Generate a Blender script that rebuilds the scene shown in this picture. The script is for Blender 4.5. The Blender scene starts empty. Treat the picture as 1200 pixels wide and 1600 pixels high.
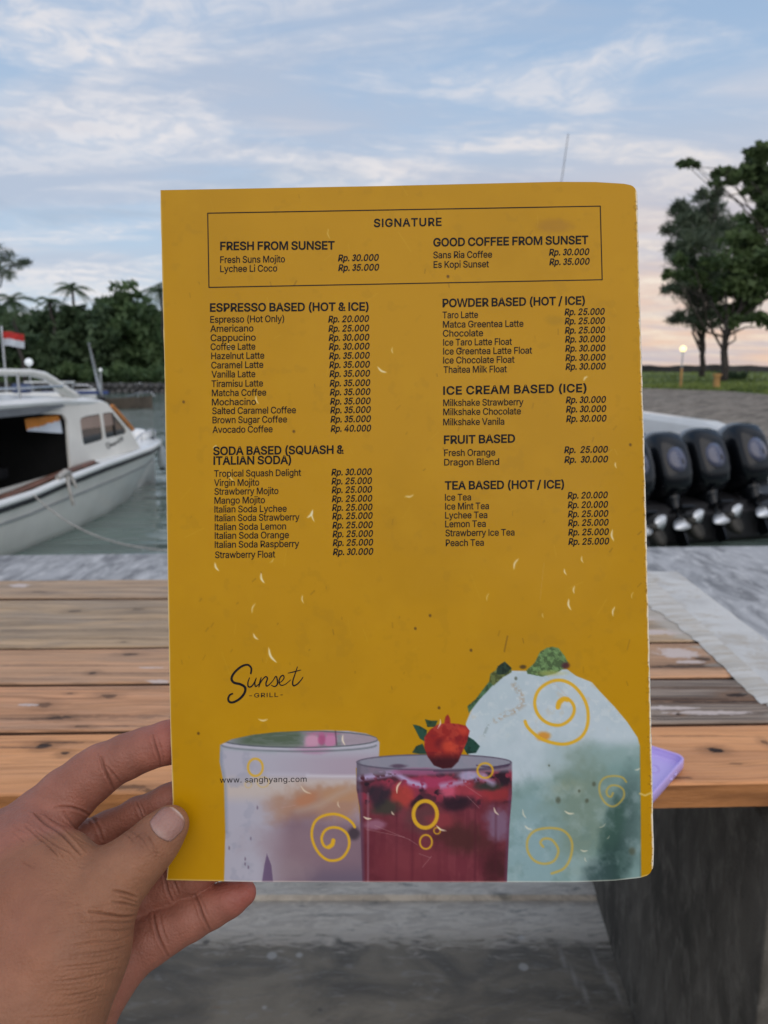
import bpy, math, json, random
import numpy as np
from mathutils import Vector, Matrix
from mathutils.geometry import tessellate_polygon

# ------------------------------------------------------------------ camera
SC = bpy.context.scene
COL = SC.collection
PITCH = math.radians(10.37)
EYE = np.array([0.0, 0.0, 1.2])
RT = np.array([1.0, 0, 0]); UP = np.array([0, math.sin(PITCH), math.cos(PITCH)]); FW = np.array([0, math.cos(PITCH), -math.sin(PITCH)])
FPX = 1202.3
cam = bpy.data.cameras.new('camera'); camo = bpy.data.objects.new('camera', cam); COL.objects.link(camo)
cam.sensor_fit = 'VERTICAL'; cam.sensor_height = 34.6; cam.lens = 26.0
cam.clip_start = 0.02; cam.clip_end = 9000
cam.dof.use_dof = True; cam.dof.focus_distance = 0.335; cam.dof.aperture_fstop = 16.0
camo.matrix_world = Matrix(((1, 0, 0, 0), (0, UP[1], -FW[1], 0), (0, UP[2], -FW[2], 1.2), (0, 0, 0, 1)))
SC.camera = camo

# ------------------------------------------------------------------ sky, added fill lamp, exposure
SC.view_settings.view_transform = 'Standard'; SC.view_settings.look = 'None'
SC.view_settings.exposure = 0.16; SC.view_settings.gamma = 1.0; SC.view_settings.use_curve_mapping = False
LAMP_EL = math.radians(42); LAMP_AZ = math.radians(162)      # azimuth measured from +Y towards +X
W = bpy.data.worlds.new('World'); SC.world = W; W.use_nodes = True

def s2l(c):
    c = np.asarray(c, float) / 255.0
    return np.where(c <= 0.04045, c / 12.92, ((c + 0.055) / 1.055) ** 2.4)
def L4(c, g=1.0):
    v = s2l(c) * g
    return (float(v[0]), float(v[1]), float(v[2]), 1.0)

class NT:
    """small helper for node trees"""
    def __init__(s, tree): s.t = tree; s.n = tree.nodes; s.l = tree.links
    def add(s, typ, **kw):
        n = s.n.new(typ)
        for k, v in kw.items():
            if k.startswith('i_'): n.inputs[k[2:].replace('_', ' ')].default_value = v
            else: setattr(n, k, v)
        return n
    def link(s, a, b): s.l.new(a, b)
    def put(s, sock, v):
        if hasattr(v, 'is_output') or isinstance(v, bpy.types.NodeSocket): s.l.new(v, sock)
        else: sock.default_value = v
    def math(s, op, a, b=0.0, c=0.0, clamp=False):
        n = s.n.new('ShaderNodeMath'); n.operation = op; n.use_clamp = clamp
        s.put(n.inputs[0], a); s.put(n.inputs[1], b); s.put(n.inputs[2], c); return n.outputs[0]
    def vmath(s, op, a, b=(0, 0, 0)):
        n = s.n.new('ShaderNodeVectorMath'); n.operation = op
        s.put(n.inputs[0], a); s.put(n.inputs[1], b)
        return n.outputs['Value'] if op in ('LENGTH', 'DOT_PRODUCT') else n.outputs[0]
    def mix(s, f, a, b, mode='MIX'):
        n = s.n.new('ShaderNodeMix'); n.data_type = 'RGBA'; n.blend_type = mode
        s.put(n.inputs[0], f); s.put(n.inputs[6], a); s.put(n.inputs[7], b); return n.outputs[2]
    def noise(s, vec, scale=5.0, detail=4.0, rough=0.55, dist=0.0):
        n = s.n.new('ShaderNodeTexNoise'); n.inputs['Scale'].default_value = scale; n.inputs['Detail'].default_value = detail
        n.inputs['Roughness'].default_value = rough; n.inputs['Distortion'].default_value = dist
        if vec is not None: s.l.new(vec, n.inputs['Vector'])
        return n.outputs['Fac']
    def rng(s, v, a, b, c=0.0, d=1.0, smooth=True):
        n = s.n.new('ShaderNodeMapRange'); n.interpolation_type = 'SMOOTHSTEP' if smooth else 'LINEAR'
        s.put(n.inputs[0], v); s.put(n.inputs[1], a); s.put(n.inputs[2], b); s.put(n.inputs[3], c); s.put(n.inputs[4], d); return n.outputs[0]
    def mapv(s, vec, scale=(1, 1, 1), loc=(0, 0, 0), rot=(0, 0, 0)):
        n = s.n.new('ShaderNodeMapping'); s.put(n.inputs[0], vec)
        n.inputs['Scale'].default_value = scale; n.inputs['Location'].default_value = loc; n.inputs['Rotation'].default_value = rot; return n.outputs[0]

def build_world():
    t = NT(W.node_tree); t.n.clear()
    out = t.add('ShaderNodeOutputWorld')
    sky = t.add('ShaderNodeTexSky', sky_type='NISHITA', sun_disc=False)
    sky.sun_elevation = LAMP_EL; sky.sun_rotation = LAMP_AZ; sky.altitude = 0; sky.air_density = 1.0; sky.dust_density = 1.5
    b1 = t.add('ShaderNodeBackground'); b1.inputs[1].default_value = 0.08; t.link(sky.outputs[0], b1.inputs[0])
    tc = t.add('ShaderNodeTexCoord'); d = t.vmath('NORMALIZE', tc.outputs['Generated'])
    sep = t.add('ShaderNodeSeparateXYZ'); t.link(d, sep.inputs[0]); x, y, z = sep.outputs
    zc = t.math('MAXIMUM', z, 0.0)
    # cloud sheet seen in perspective: direction over a flat layer
    k = t.math('ADD', zc, 0.10)
    cx = t.math('DIVIDE', x, k); cy = t.math('DIVIDE', y, k)
    cv = t.add('ShaderNodeCombineXYZ'); t.link(cx, cv.inputs[0]); t.link(cy, cv.inputs[1])
    rot = t.mapv(cv.outputs[0], (0.55, 1.0, 1), (5.3, 0.9, 0), (0, 0, math.radians(-32)))
    n1 = t.noise(rot, 0.75, 7, 0.56, 0.9)
    n2 = t.noise(rot, 1.9, 9, 0.62, 0.7)
    n3 = t.noise(t.mapv(cv.outputs[0], (1, 1, 1), (7, 2, 0)), 9.0, 6, 0.6, 0.8)
    nl = t.noise(t.mapv(cv.outputs[0], (0.35, 1, 1), (1.3, 9, 0)), 0.45, 4, 0.5, 0.3)
    # gradient of the veiled sky
    g1 = t.rng(zc, 0.0, 0.20); g2 = t.rng(zc, 0.15, 0.62)
    lo = t.mix(g1, L4((204, 216, 226)), L4((180, 202, 226)))
    base = t.mix(g2, lo, L4((132, 167, 209)))
    # peach light low in the direction of the sunset
    az = t.vmath('DOT_PRODUCT', t.vmath('NORMALIZE', t.vmath('MULTIPLY', d, (1, 1, 0))), (math.sin(math.radians(34)), math.cos(math.radians(34)), 0))
    wa = t.rng(az, 0.70, 0.99); wz = t.rng(zc, 0.0, 0.34, 1.0, 0.0)
    pe = t.math('MULTIPLY', wa, wz)
    col = t.mix(t.math('MULTIPLY', pe, 1.0, clamp=True), base, L4((240, 204, 180)))
    # grey-lilac cloud bodies, then pale wisps
    body = t.math('MULTIPLY', t.rng(n1, 0.42, 0.62), 0.85)
    col = t.mix(body, col, t.mix(pe, L4((186, 196, 214)), L4((196, 190, 200))))
    wis = t.math('MULTIPLY', t.rng(n2, 0.42, 0.62), t.rng(nl, 0.36, 0.52, 0.25, 1.0))
    wis = t.math('MULTIPLY', wis, t.rng(n3, 0.36, 0.60, 0.42, 1.0))
    col = t.mix(wis, col, t.mix(pe, L4((234, 231, 233)), L4((250, 230, 208))))
    # a band of brighter cloud under a blue-grey one, low over the far bank
    bd = t.noise(t.mapv(d, (1.6, 1.6, 13)), 1.6, 5, 0.5, 0.7)
    bm = t.math('MULTIPLY', t.rng(bd, 0.52, 0.68), t.math('MULTIPLY', t.rng(zc, 0.10, 0.17), t.rng(zc, 0.24, 0.34, 1.0, 0.0)))
    col = t.mix(t.math('MULTIPLY', bm, 0.75), col, L4((226, 220, 222)))
    bl = t.math('MULTIPLY', t.rng(bd, 0.30, 0.47, 1.0, 0.0), t.math('MULTIPLY', t.rng(zc, 0.04, 0.10), t.rng(zc, 0.16, 0.30, 1.0, 0.0)))
    col = t.mix(t.math('MULTIPLY', bl, 0.7), col, L4((172, 188, 208)))
    b2 = t.add('ShaderNodeBackground'); b2.inputs[1].default_value = SKY_GAIN; t.link(col, b2.inputs[0])
    ms = t.add('ShaderNodeMixShader'); ms.inputs[0].default_value = 0.90
    t.link(b1.outputs[0], ms.inputs[1]); t.link(b2.outputs[0], ms.inputs[2]); t.link(ms.outputs[0], out.inputs[0])
SKY_GAIN = 0.93
build_world()
sun = bpy.data.lights.new('sun', 'SUN'); sky_fillo = bpy.data.objects.new('sun', sun); COL.objects.link(sky_fillo)
sun.energy = 1.05; sun.angle = math.radians(70); sun.color = (1.0, 0.88, 0.76)  # broad fill lamp added behind the viewer for diffused sky; sunset lies ahead
sd = Vector((math.sin(LAMP_AZ) * math.cos(LAMP_EL), math.cos(LAMP_AZ) * math.cos(LAMP_EL), math.sin(LAMP_EL)))
sky_fillo.rotation_euler = sd.to_track_quat('Z', 'Y').to_euler()

# ------------------------------------------------------------------ helpers
def ray(px, py): return RT * (px - 600) / FPX + UP * (800 - py) / FPX + FW
def PD(px, py, d): return EYE + ray(px, py) * d                     # point at a depth
def ONZ(px, py, z): r = ray(px, py); return EYE + r * (z - 1.2) / r[2]   # point on a level
def ONY(px, py, y): r = ray(px, py); return EYE + r * (y / r[1])         # point at a distance
def tag(o, label=None, cat=None, group=None, kind=None):
    if label: o['label'] = label
    if cat: o['category'] = cat
    if group: o['group'] = group
    if kind: o['kind'] = kind
    return o
def empty(name, loc, label, cat, group=None, rot=None):
    o = bpy.data.objects.new(name, None); COL.objects.link(o); o.location = loc; o.empty_display_size = 0.1
    if rot is not None: o.rotation_euler = rot
    return tag(o, label, cat, group)
def mesh(name, V, Fc, mats, parent=None, smooth=False, mi=None, world=True):
    """one mesh object; V in world space unless world=False (then in the parent's space)"""
    V = np.asarray(V, float).reshape(-1, 3)
    if parent is not None and world:
        off = np.zeros(3); p = parent
        while p is not None: off += np.array(p.location); p = p.parent
        V = V - off
    m = bpy.data.meshes.new(name)
    if isinstance(Fc, np.ndarray) and Fc.ndim == 2:
        n, k = Fc.shape
        m.vertices.add(len(V)); m.vertices.foreach_set('co', V.astype(np.float32).ravel())
        m.loops.add(n * k); m.loops.foreach_set('vertex_index', Fc.astype(np.int32).ravel())
        m.polygons.add(n); m.polygons.foreach_set('loop_start', np.arange(0, n * k, k, dtype=np.int32)); m.update(calc_edges=True)
    else:
        m.from_pydata([tuple(v) for v in V], [], [tuple(int(i) for i in f) for f in Fc])
    for a in (mats if isinstance(mats, (list, tuple)) else [mats]): m.materials.append(a)
    if mi is not None: m.polygons.foreach_set('material_index', np.asarray(mi, np.int32))
    if smooth: m.polygons.foreach_set('use_smooth', np.ones(len(m.polygons), bool))
    m.update()
    o = bpy.data.objects.new(name, m); COL.objects.link(o)
    if parent is not None: o.parent = parent
    return o
class G:
    """collects geometry for ONE mesh"""
    def __init__(s): s.V = []; s.F = []; s.M = []
    def add(s, V, F, m=0):
        b = len(s.V); s.V += [tuple(map(float, v)) for v in V]; s.F += [tuple(i + b for i in f) for f in F]; s.M += [m] * len(F); return s
    def box(s, c, d, R=None, m=0, taper=1.0):
        c = np.array(c, float); d = np.array(d, float) / 2
        P = [np.array([sx * d[0] * (taper if sz > 0 else 1), sy * d[1] * (taper if sz > 0 else 1), sz * d[2]]) for sz in (-1, 1) for sy in (-1, 1) for sx in (-1, 1)]
        if R is not None: P = [R @ p for p in P]
        return s.add([c + p for p in P], [(0, 2, 3, 1), (4, 5, 7, 6), (0, 1, 5, 4), (2, 6, 7, 3), (0, 4, 6, 2), (1, 3, 7, 5)], m)
    def tube(s, pts, r, n=10, m=0, closed=False, flat=1.0):
        pts = [np.array(p, float) for p in pts]; N = len(pts); rs = [r] * N if np.isscalar(r) else list(r)
        V = []; prev = None
        for i, p in enumerate(pts):
            a = pts[(i - 1) % N] if (i > 0 or closed) else p; b = pts[(i + 1) % N] if (i < N - 1 or closed) else p
            tt = b - a; tt = tt / (np.linalg.norm(tt) + 1e-12)
            if prev is None:
                up = np.array([0, 0, 1.0]) if abs(tt[2]) < 0.9 else np.array([1.0, 0, 0]); u = np.cross(up, tt)
            else: u = prev - tt * (prev @ tt)
            u /= np.linalg.norm(u) + 1e-12; prev = u; w = np.cross(tt, u)
            for k in range(n):
                a_ = 2 * math.pi * k / n; V.append(p + rs[i] * (math.cos(a_) * u + flat * math.sin(a_) * w))
        F = []
        for i in range(N if closed else N - 1):
            j = (i + 1) % N
            for k in range(n): F.append((i * n + k, i * n + (k + 1) % n, j * n + (k + 1) % n, j * n + k))
        if not closed: F.append(tuple(range(n))[::-1]); F.append(tuple((N - 1) * n + k for k in range(n)))
        return s.add(V, F, m)
    def loft(s, secs, m=0, cap=True, closed=True):
        n = len(secs[0]); V = [p for sec in secs for p in sec]; F = []
        for i in range(len(secs) - 1):
            for k in range(n if closed else n - 1): F.append((i * n + k, i * n + (k + 1) % n, (i + 1) * n + (k + 1) % n, (i + 1) * n + k))
        if cap: F.append(tuple(range(n))[::-1]); F.append(tuple((len(secs) - 1) * n + k for k in range(n)))
        return s.add(V, F, m)
    def ball(s, c, r, n=12, m=0):
        c = np.array(c, float); r = np.array(r, float) * np.ones(3)
        secs = []
        for i in range(n // 2 + 1):
            th = math.pi * min(max(i / (n // 2), 0.001), 0.999)
            secs.append([c + r * np.array([math.sin(th) * math.cos(2 * math.pi * k / n), math.sin(th) * math.sin(2 * math.pi * k / n), math.cos(th)]) for k in range(n)])
        return s.loft(secs, m)
    def build(s, name, mats, parent=None, smooth=False, world=True, bevel=0.0, auto=False):
        o = mesh(name, s.V, s.F, mats, parent, smooth, s.M, world)
        if bevel:
            b = o.modifiers.new('bevel', 'BEVEL'); b.width = bevel; b.segments = 2; b.limit_method = 'ANGLE'; b.angle_limit = math.radians(40)
        return o
def sheet(f, nu, nv):
    V = [f(i / nu, j / nv) for j in range(nv + 1) for i in range(nu + 1)]
    F = [(j * (nu + 1) + i, j * (nu + 1) + i + 1, (j + 1) * (nu + 1) + i + 1, (j + 1) * (nu + 1) + i) for j in range(nv) for i in range(nu)]
    return V, F

MATS = {}
def mat(name, col, rough=0.6, var=0.12, scale=8.0, bump=0.0, bscale=None, metal=0.0, coat=0.0, spec=0.5, stretch=(1, 1, 1), col2=None, emit=0.0, trans=0.0, sss=0.0):
    if name in MATS: return MATS[name]
    m = bpy.data.materials.new(name); m.use_nodes = True; t = NT(m.node_tree); p = t.n['Principled BSDF']
    tc = t.add('ShaderNodeTexCoord'); v = t.mapv(tc.outputs['Object'], stretch)
    n = t.noise(v, scale, 5, 0.6)
    c1 = [c * (1 - var) for c in col]; c2 = col2 if col2 is not None else [min(1, c * (1 + var)) for c in col]
    t.link(t.mix(t.rng(n, 0.35, 0.65), (*c1, 1), (*c2, 1)), p.inputs['Base Color'])
    p.inputs['Roughness'].default_value = rough; p.inputs['Metallic'].default_value = metal
    p.inputs['Coat Weight'].default_value = coat; p.inputs['Specular IOR Level'].default_value = spec
    if trans: p.inputs['Transmission Weight'].default_value = trans
    if emit: t.link(p.inputs['Base Color'].links[0].from_socket, p.inputs['Emission Color']); p.inputs['Emission Strength'].default_value = emit
    if bump:
        b = t.add('ShaderNodeBump'); b.inputs['Strength'].default_value = 1.0; b.inputs['Distance'].default_value = bump
        t.link(t.noise(v, bscale or scale * 4, 6, 0.65), b.inputs['Height']); t.link(b.outputs[0], p.inputs['Normal'])
    MATS[name] = m; return m
def newmat(name):
    m = bpy.data.materials.new(name); m.use_nodes = True; t = NT(m.node_tree); return m, t, t.n['Principled BSDF']
RNG = np.random.default_rng(7)
def vnoise(x, y, seed=0, octv=1, gain=0.5):
    """smooth 2-D value noise, 0..1"""
    x = np.asarray(x, float); y = np.asarray(y, float); out = np.zeros(np.broadcast(x, y).shape); a = 1.0; tot = 0
    for o in range(octv):
        rs = np.random.default_rng(seed + o * 17); T = rs.random((256, 256))
        xi = np.floor(x).astype(int); yi = np.floor(y).astype(int); fx = x - xi; fy = y - yi
        fx = fx * fx * (3 - 2 * fx); fy = fy * fy * (3 - 2 * fy)
        q = lambda i, j: T[i % 256, j % 256]
        v = (q(xi, yi) * (1 - fx) + q(xi + 1, yi) * fx) * (1 - fy) + (q(xi, yi + 1) * (1 - fx) + q(xi + 1, yi + 1) * fx) * fy
        out = out + a * v; tot += a; a *= gain; x = x * 2.03 + 11.3; y = y * 2.03 + 5.7
    return out / tot
def sstep(a, b, x): t = np.clip((x - a) / (b - a), 0, 1); return t * t * (3 - 2 * t)
# ------------------------------------------------------------------ ground: quay deck, water, banks
def concrete(name, c1, c2, c3, sc=1.0, rough=0.75, swirl=(1, 1, 1), rot=0.0, bump=0.004, dist=1.0, wet=0.0):
    m, t, p = newmat(name); tc = t.add('ShaderNodeTexCoord'); v = t.mapv(tc.outputs['Object'], swirl, (0, 0, 0), (0, 0, rot))
    a = t.noise(v, 1.6 * sc, 8, 0.62, dist); b = t.noise(v, 6.0 * sc, 8, 0.7, 0.4); c = t.noise(v, 0.7 * sc, 4, 0.5, 0.6)
    col = t.mix(t.rng(a, 0.36, 0.62), (*c1, 1), (*c2, 1)); col = t.mix(t.math('MULTIPLY', t.rng(b, 0.46, 0.70), 0.75), col, (*c3, 1))
    sp = t.noise(tc.outputs['Object'], 60 * sc, 3, 0.5); col = t.mix(t.math('MULTIPLY', t.rng(sp, 0.66, 0.74), 0.6), col, (*[x * 0.45 for x in c1], 1))
    t.link(col, p.inputs['Base Color']); t.link(t.rng(c, 0.4, 0.6, rough - wet, rough), p.inputs['Roughness'])
    bu = t.add('ShaderNodeBump'); bu.inputs['Distance'].default_value = bump; bu.inputs['Strength'].default_value = 0.8
    t.link(t.math('ADD', b, t.math('MULTIPLY', sp, 0.3)), bu.inputs['Height']); t.link(bu.outputs[0], p.inputs['Normal'])
    return m
M_deck = concrete('deck_concrete', (0.20, 0.195, 0.195), (0.44, 0.43, 0.425), (0.66, 0.64, 0.62), 1.3, 0.6, (2.4, 0.75, 1), math.radians(-24), 0.003, 2.0, 0.15)
qa = ONZ(0, 868, 0); qb = ONZ(1200, 853, 0); qd = (qb - qa) / (qb[0] - qa[0])
q = lambda X: qa + qd * (X - qa[0])
YW = 1.583
g = G()
def strip(y0, y1, mat_, name, z=0.0, n=1):
    pass
# floor: the deck from under the table out to the quay edge, with its outer face down to the water
yv = [-3.0, 0.0, YW + 0.16]
dk = G()
xs = np.linspace(-30, 30, 31)
for i in range(30):
    x0, x1 = xs[i], xs[i + 1]; a0, a1 = q(x0), q(x1)
    dk.add([(x0, YW + 0.14, 0), (x1, YW + 0.14, 0), (a1[0], a1[1], 0), (a0[0], a0[1], 0)], [(0, 1, 2, 3)])
    dk.add([(a0[0], a0[1], 0), (a1[0], a1[1], 0), (a1[0], a1[1] + .03, -0.02), (a0[0], a0[1] + .03, -0.02), (a1[0], a1[1] + .03, -2), (a0[0], a0[1] + .03, -2)], [(0, 1, 2, 3), (3, 2, 4, 5)])
tag(dk.build('quay_deck', M_deck), kind='structure')

# near floor under the table: cement with darker worn patches and a far strip painted paler for light from behind
def floor_mat():
    m, t, p = newmat('worn_floor'); tc = t.add('ShaderNodeTexCoord'); v = tc.outputs['Object']
    sp = t.add('ShaderNodeSeparateXYZ'); t.link(v, sp.inputs[0])
    n1 = t.noise(t.mapv(v, (1, 1.5, 1)), 5.0, 8, 0.6, 0.8); n2 = t.noise(t.mapv(v, (1, 3.0, 1)), 16, 8, 0.65, 1.2); n3 = t.noise(v, 55, 5, 0.6)
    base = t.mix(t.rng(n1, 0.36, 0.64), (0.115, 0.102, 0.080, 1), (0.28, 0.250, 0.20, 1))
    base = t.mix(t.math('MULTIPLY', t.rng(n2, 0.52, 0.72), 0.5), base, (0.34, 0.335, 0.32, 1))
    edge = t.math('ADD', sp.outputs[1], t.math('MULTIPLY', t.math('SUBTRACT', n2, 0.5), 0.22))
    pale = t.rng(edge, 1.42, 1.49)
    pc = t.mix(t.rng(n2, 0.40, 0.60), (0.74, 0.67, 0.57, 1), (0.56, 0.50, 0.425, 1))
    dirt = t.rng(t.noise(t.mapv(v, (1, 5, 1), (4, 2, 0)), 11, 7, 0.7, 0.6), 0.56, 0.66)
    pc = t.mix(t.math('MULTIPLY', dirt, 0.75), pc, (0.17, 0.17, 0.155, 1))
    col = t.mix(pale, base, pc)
    rust = t.rng(t.noise(t.mapv(v, (1, 3, 1), (9, 5, 0)), 9, 4, 0.6), 0.66, 0.74); col = t.mix(t.math('MULTIPLY', rust, 0.5), col, (0.26, 0.17, 0.11, 1))
    for (px, py, r) in ((425, 1493, .010), (468, 1492, .007), (413, 1574, .004), (500, 1578, .004), (818, 1511, .010), (322, 1472, .007), (815, 1465, .006)):
        K = ONZ(px, py, 0); dd = t.vmath('LENGTH', t.vmath('SUBTRACT', v, tuple(K)))
        dark = (px == 500 or px == 322)
        col = t.mix(t.math('MULTIPLY', t.rng(t.math('ADD', dd, t.math('MULTIPLY', n3, 0.006)), r, r + 0.006, 1.0, 0.0), 0.7), col, (0.09, 0.08, 0.07, 1) if dark else (0.52, 0.51, 0.49, 1))
    for k in range(6):   # trowel smears near the side wall
        K = ONZ(880 + 17 * k, 1500 + (k % 3) * 26, 0); dv = t.vmath('MULTIPLY', t.vmath('SUBTRACT', v, tuple(K)), (120, 22, 1))
        dd = t.math('ADD', t.vmath('LENGTH', dv), t.math('MULTIPLY', n2, 2.2))
        col = t.mix(t.math('MULTIPLY', t.rng(dd, 1.0, 2.2, 1.0, 0.0), 0.55), col, (0.42, 0.40, 0.37, 1))
    t.link(col, p.inputs['Base Color']); t.link(t.rng(n1, 0.4, 0.6, 0.55, 0.8), p.inputs['Roughness'])
    bu = t.add('ShaderNodeBump'); bu.inputs['Distance'].default_value = 0.003; t.link(t.math('ADD', n2, t.math('MULTIPLY', n3, .3)), bu.inputs['Height']); t.link(bu.outputs[0], p.inputs['Normal'])
    return m
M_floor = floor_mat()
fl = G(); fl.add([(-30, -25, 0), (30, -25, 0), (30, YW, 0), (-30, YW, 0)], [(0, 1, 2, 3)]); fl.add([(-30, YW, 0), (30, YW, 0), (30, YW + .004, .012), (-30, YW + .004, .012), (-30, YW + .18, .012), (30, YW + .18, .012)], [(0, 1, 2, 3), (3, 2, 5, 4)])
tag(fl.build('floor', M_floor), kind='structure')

def water_mat():
    m, t, p = newmat('water'); tc = t.add('ShaderNodeTexCoord'); v = tc.outputs['Object']
    p.inputs['Base Color'].default_value = (0.145, 0.195, 0.170, 1); p.inputs['Roughness'].default_value = 0.05
    p.inputs['IOR'].default_value = 1.333; p.inputs['Specular IOR Level'].default_value = 0.6
    a = t.noise(t.mapv(v, (0.30, 1.25, 1), (0, 0, 0), (0, 0, math.radians(7))), 1.0, 2, 0.45, 0.5); b = t.noise(t.mapv(v, (0.5, 1.6, 1)), 2.6, 2, 0.5, 0.4)
    h = t.math('ADD', t.math('MULTIPLY', a, 0.17), t.math('MULTIPLY', b, 0.045))
    bu = t.add('ShaderNodeBump'); bu.inputs['Distance'].default_value = 1.0; bu.inputs['Strength'].default_value = 1.0
    t.link(h, bu.inputs['Height']); t.link(bu.outputs[0], p.inputs['Normal']); return m
WZ = -0.5
tag(G().add([(-1500, 4, WZ), (1500, 4, WZ), (4000, 6000, WZ), (-4000, 6000, WZ)], [(0, 1, 2, 3)]).build('water', water_mat()), kind='structure')

# right bank: shingle slope, lawn, sea wall
M_shingle = concrete('shingle', (0.13, 0.108, 0.085), (0.31, 0.262, 0.21), (0.46, 0.40, 0.33), 1.0, 0.95, (1, 1, 1), 0, 0.10, 0.6)
M_grass = mat('lawn_grass', (0.11, 0.165, 0.035), 0.95, 0.30, 0.25, 0.06, 6, col2=(0.20, 0.25, 0.06))
shore = [(-6, 46), (2, 34), (8.0, 25.2), (8.6, 20), (10.2, 16.5), (14, 13), (22, 10), (40, 6)]
crest = [(0, 56), (9, 48), (14.2, 41), (15.8, 36), (14.8, 29), (18, 24), (26, 19), (44, 14)]
def lerp_path(P, u):
    P = np.array(P, float); k = u * (len(P) - 1); i = min(int(k), len(P) - 2); return P[i] + (P[i + 1] - P[i]) * (k - i)
def fb(u, v):
    a = lerp_path(shore, u); b = lerp_path(crest, u); p_ = a + (b - a) * v
    z = WZ - 0.15 + (0.95) * v ** 0.8 + 0.10 * (float(vnoise(p_[0] * 0.9, p_[1] * 0.9, 3, 3)) - 0.5) * (1 if 0 < v < 1 else 0)
    return (p_[0], p_[1], z)
V, Fc = sheet(fb, 120, 24); tag(mesh('shingle_bank', V, Fc, M_shingle, smooth=True), kind='structure')
def fg(u, v):
    a = lerp_path(crest, u); b = np.array([lerp_path([(-8, 64), (60, 58), (110, 50)], u)])[0]; p_ = a + (b - a) * v
    z = 0.30 + 0.85 * v ** 0.9 + 0.10 * (float(vnoise(p_[0] * 0.3, p_[1] * 0.3, 5, 2)) - 0.5) * (1 if v > 0 else 0)
    return (p_[0], p_[1], z)
V, Fc = sheet(fg, 90, 30); tag(mesh('lawn', V, Fc, M_grass, smooth=True), kind='structure')
# ragged grass on the lawn, thicker along the crest
nb = 16000; uu = RNG.random(nb); vv = RNG.random(nb) ** 1.6
P = np.array([fg(a, b) for a, b in zip(uu, vv)]); h = RNG.uniform(0.08, 0.22, nb); th = RNG.random(nb) * 6.28
dx = np.stack([np.cos(th), np.sin(th), 0 * th], 1) * 0.05; tip = P + np.stack([RNG.normal(0, .05, nb), RNG.normal(0, .05, nb), h], 1)
Vg = np.stack([P - dx, P + dx, tip], 1).reshape(-1, 3); tag(mesh('grass', Vg, np.arange(nb * 3).reshape(-1, 3), M_grass), kind='stuff')
M_wall = mat('sea_wall_stone', (0.045, 0.043, 0.045), 0.9, 0.35, 0.8, 0.08, 3)
w0 = ONY(640, 574, 63); w1 = ONY(1500, 570, 60)
g = G()
n = 60
secs = []
for i in range(n + 1):
    c = w0 + (w1 - w0) * i / n; j = 0.05 * math.sin(i * 1.7) + 0.04 * math.sin(i * 0.6)
    secs.append([(c[0], c[1] - 0.35, 0.6), (c[0], c[1] - 0.28 + j * .3, 1.62 + j), (c[0], c[1] + 0.25, 1.66 + j), (c[0], c[1] + 0.45, 0.4)])
g.loft(secs)
tag(g.build('sea_wall', M_wall), 'long low dark stone sea wall across the back of the lawn at the horizon', 'wall')

# left bank: rubble seawall and ground behind it
M_soil = mat('bank_soil', (0.05, 0.065, 0.03), 0.95, 0.4, 0.3, 0.05, 3, col2=(0.09, 0.11, 0.045))
V, Fc = sheet(lambda u, v: (-90 + 92 * u, 61.5 + 40 * v + 2 * math.sin(u * 9), 0.28 + 1.2 * v + .15 * math.sin(u * 40) * v), 60, 12)
tag(mesh('far_bank', V, Fc, M_soil, smooth=True), kind='structure')
M_rub = mat('rubble_stone', (0.055, 0.055, 0.058), 0.9, 0.4, 1.5, 0.05, 6, col2=(0.13, 0.125, 0.12))
wall = empty('rubble_seawall', (-40, 61, -0.5), 'dark rubble stone seawall along the far left bank below the trees', 'seawall')
bw = G(); bw.box((-44, 61.8, -0.2), (92, 1.0, 0.9)); bw.build('wall_core', M_rub, wall)
protos = []
for k in range(5):
    r = np.random.default_rng(40 + k); gg = G()
    secs = []
    for i in range(5):
        thh = math.pi * (0.05 + 0.9 * i / 4); secs.append([(0.32 * math.sin(thh) * math.cos(a) * r.uniform(.8, 1.2), 0.3 * math.sin(thh) * math.sin(a) * r.uniform(.8, 1.2), 0.24 * math.cos(thh) * r.uniform(.9, 1.1)) for a in np.linspace(0, 2 * math.pi, 7)[:-1]])
    gg.loft(secs); o = gg.build('stone', M_rub, wall, world=False); protos.append(o)
cnt = 0
for row in range(2):
    for i in range(62):
        x = -32.5 + i * 0.56 + (row % 2) * 0.28; z = -0.38 + row * 0.42
        k = cnt % 5; o = protos[k] if cnt < 5 else protos[k].copy()
        if cnt >= 5: COL.objects.link(o)
        o.parent = wall; o.location = (x + 40, 0.1 + RNG.uniform(-.1, .1), z + 0.5 + RNG.uniform(-.04, .04)); o.rotation_euler = (RNG.uniform(-.3, .3), RNG.uniform(-.3, .3), RNG.uniform(0, 6)); cnt += 1

# ------------------------------------------------------------------ trees
def leaf_mat(name, a, b, sc=0.7):
    m, t, p = newmat(name); tc = t.add('ShaderNodeTexCoord'); n = t.noise(tc.outputs['Object'], sc, 3, 0.6)
    gi = t.add('ShaderNodeNewGeometry'); r = gi.outputs['Random Per Island']
    col = t.mix(t.rng(n, 0.35, 0.65), (*a, 1), (*b, 1)); col = t.mix(t.math('MULTIPLY', r, 0.45), col, (*[min(1, x * 1.9) for x in b], 1))
    t.link(col, p.inputs['Base Color']); p.inputs['Roughness'].default_value = 0.6; p.inputs['Specular IOR Level'].default_value = 0.3
    tr = t.add('ShaderNodeBsdfTranslucent'); t.link(col, tr.inputs[0]); ms = t.add('ShaderNodeMixShader'); ms.inputs[0].default_value = 0.34
    t.link(p.outputs[0], ms.inputs[1]); t.link(tr.outputs[0], ms.inputs[2]); t.link(ms.outputs[0], t.n['Material Output'].inputs[0]); return m
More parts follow.
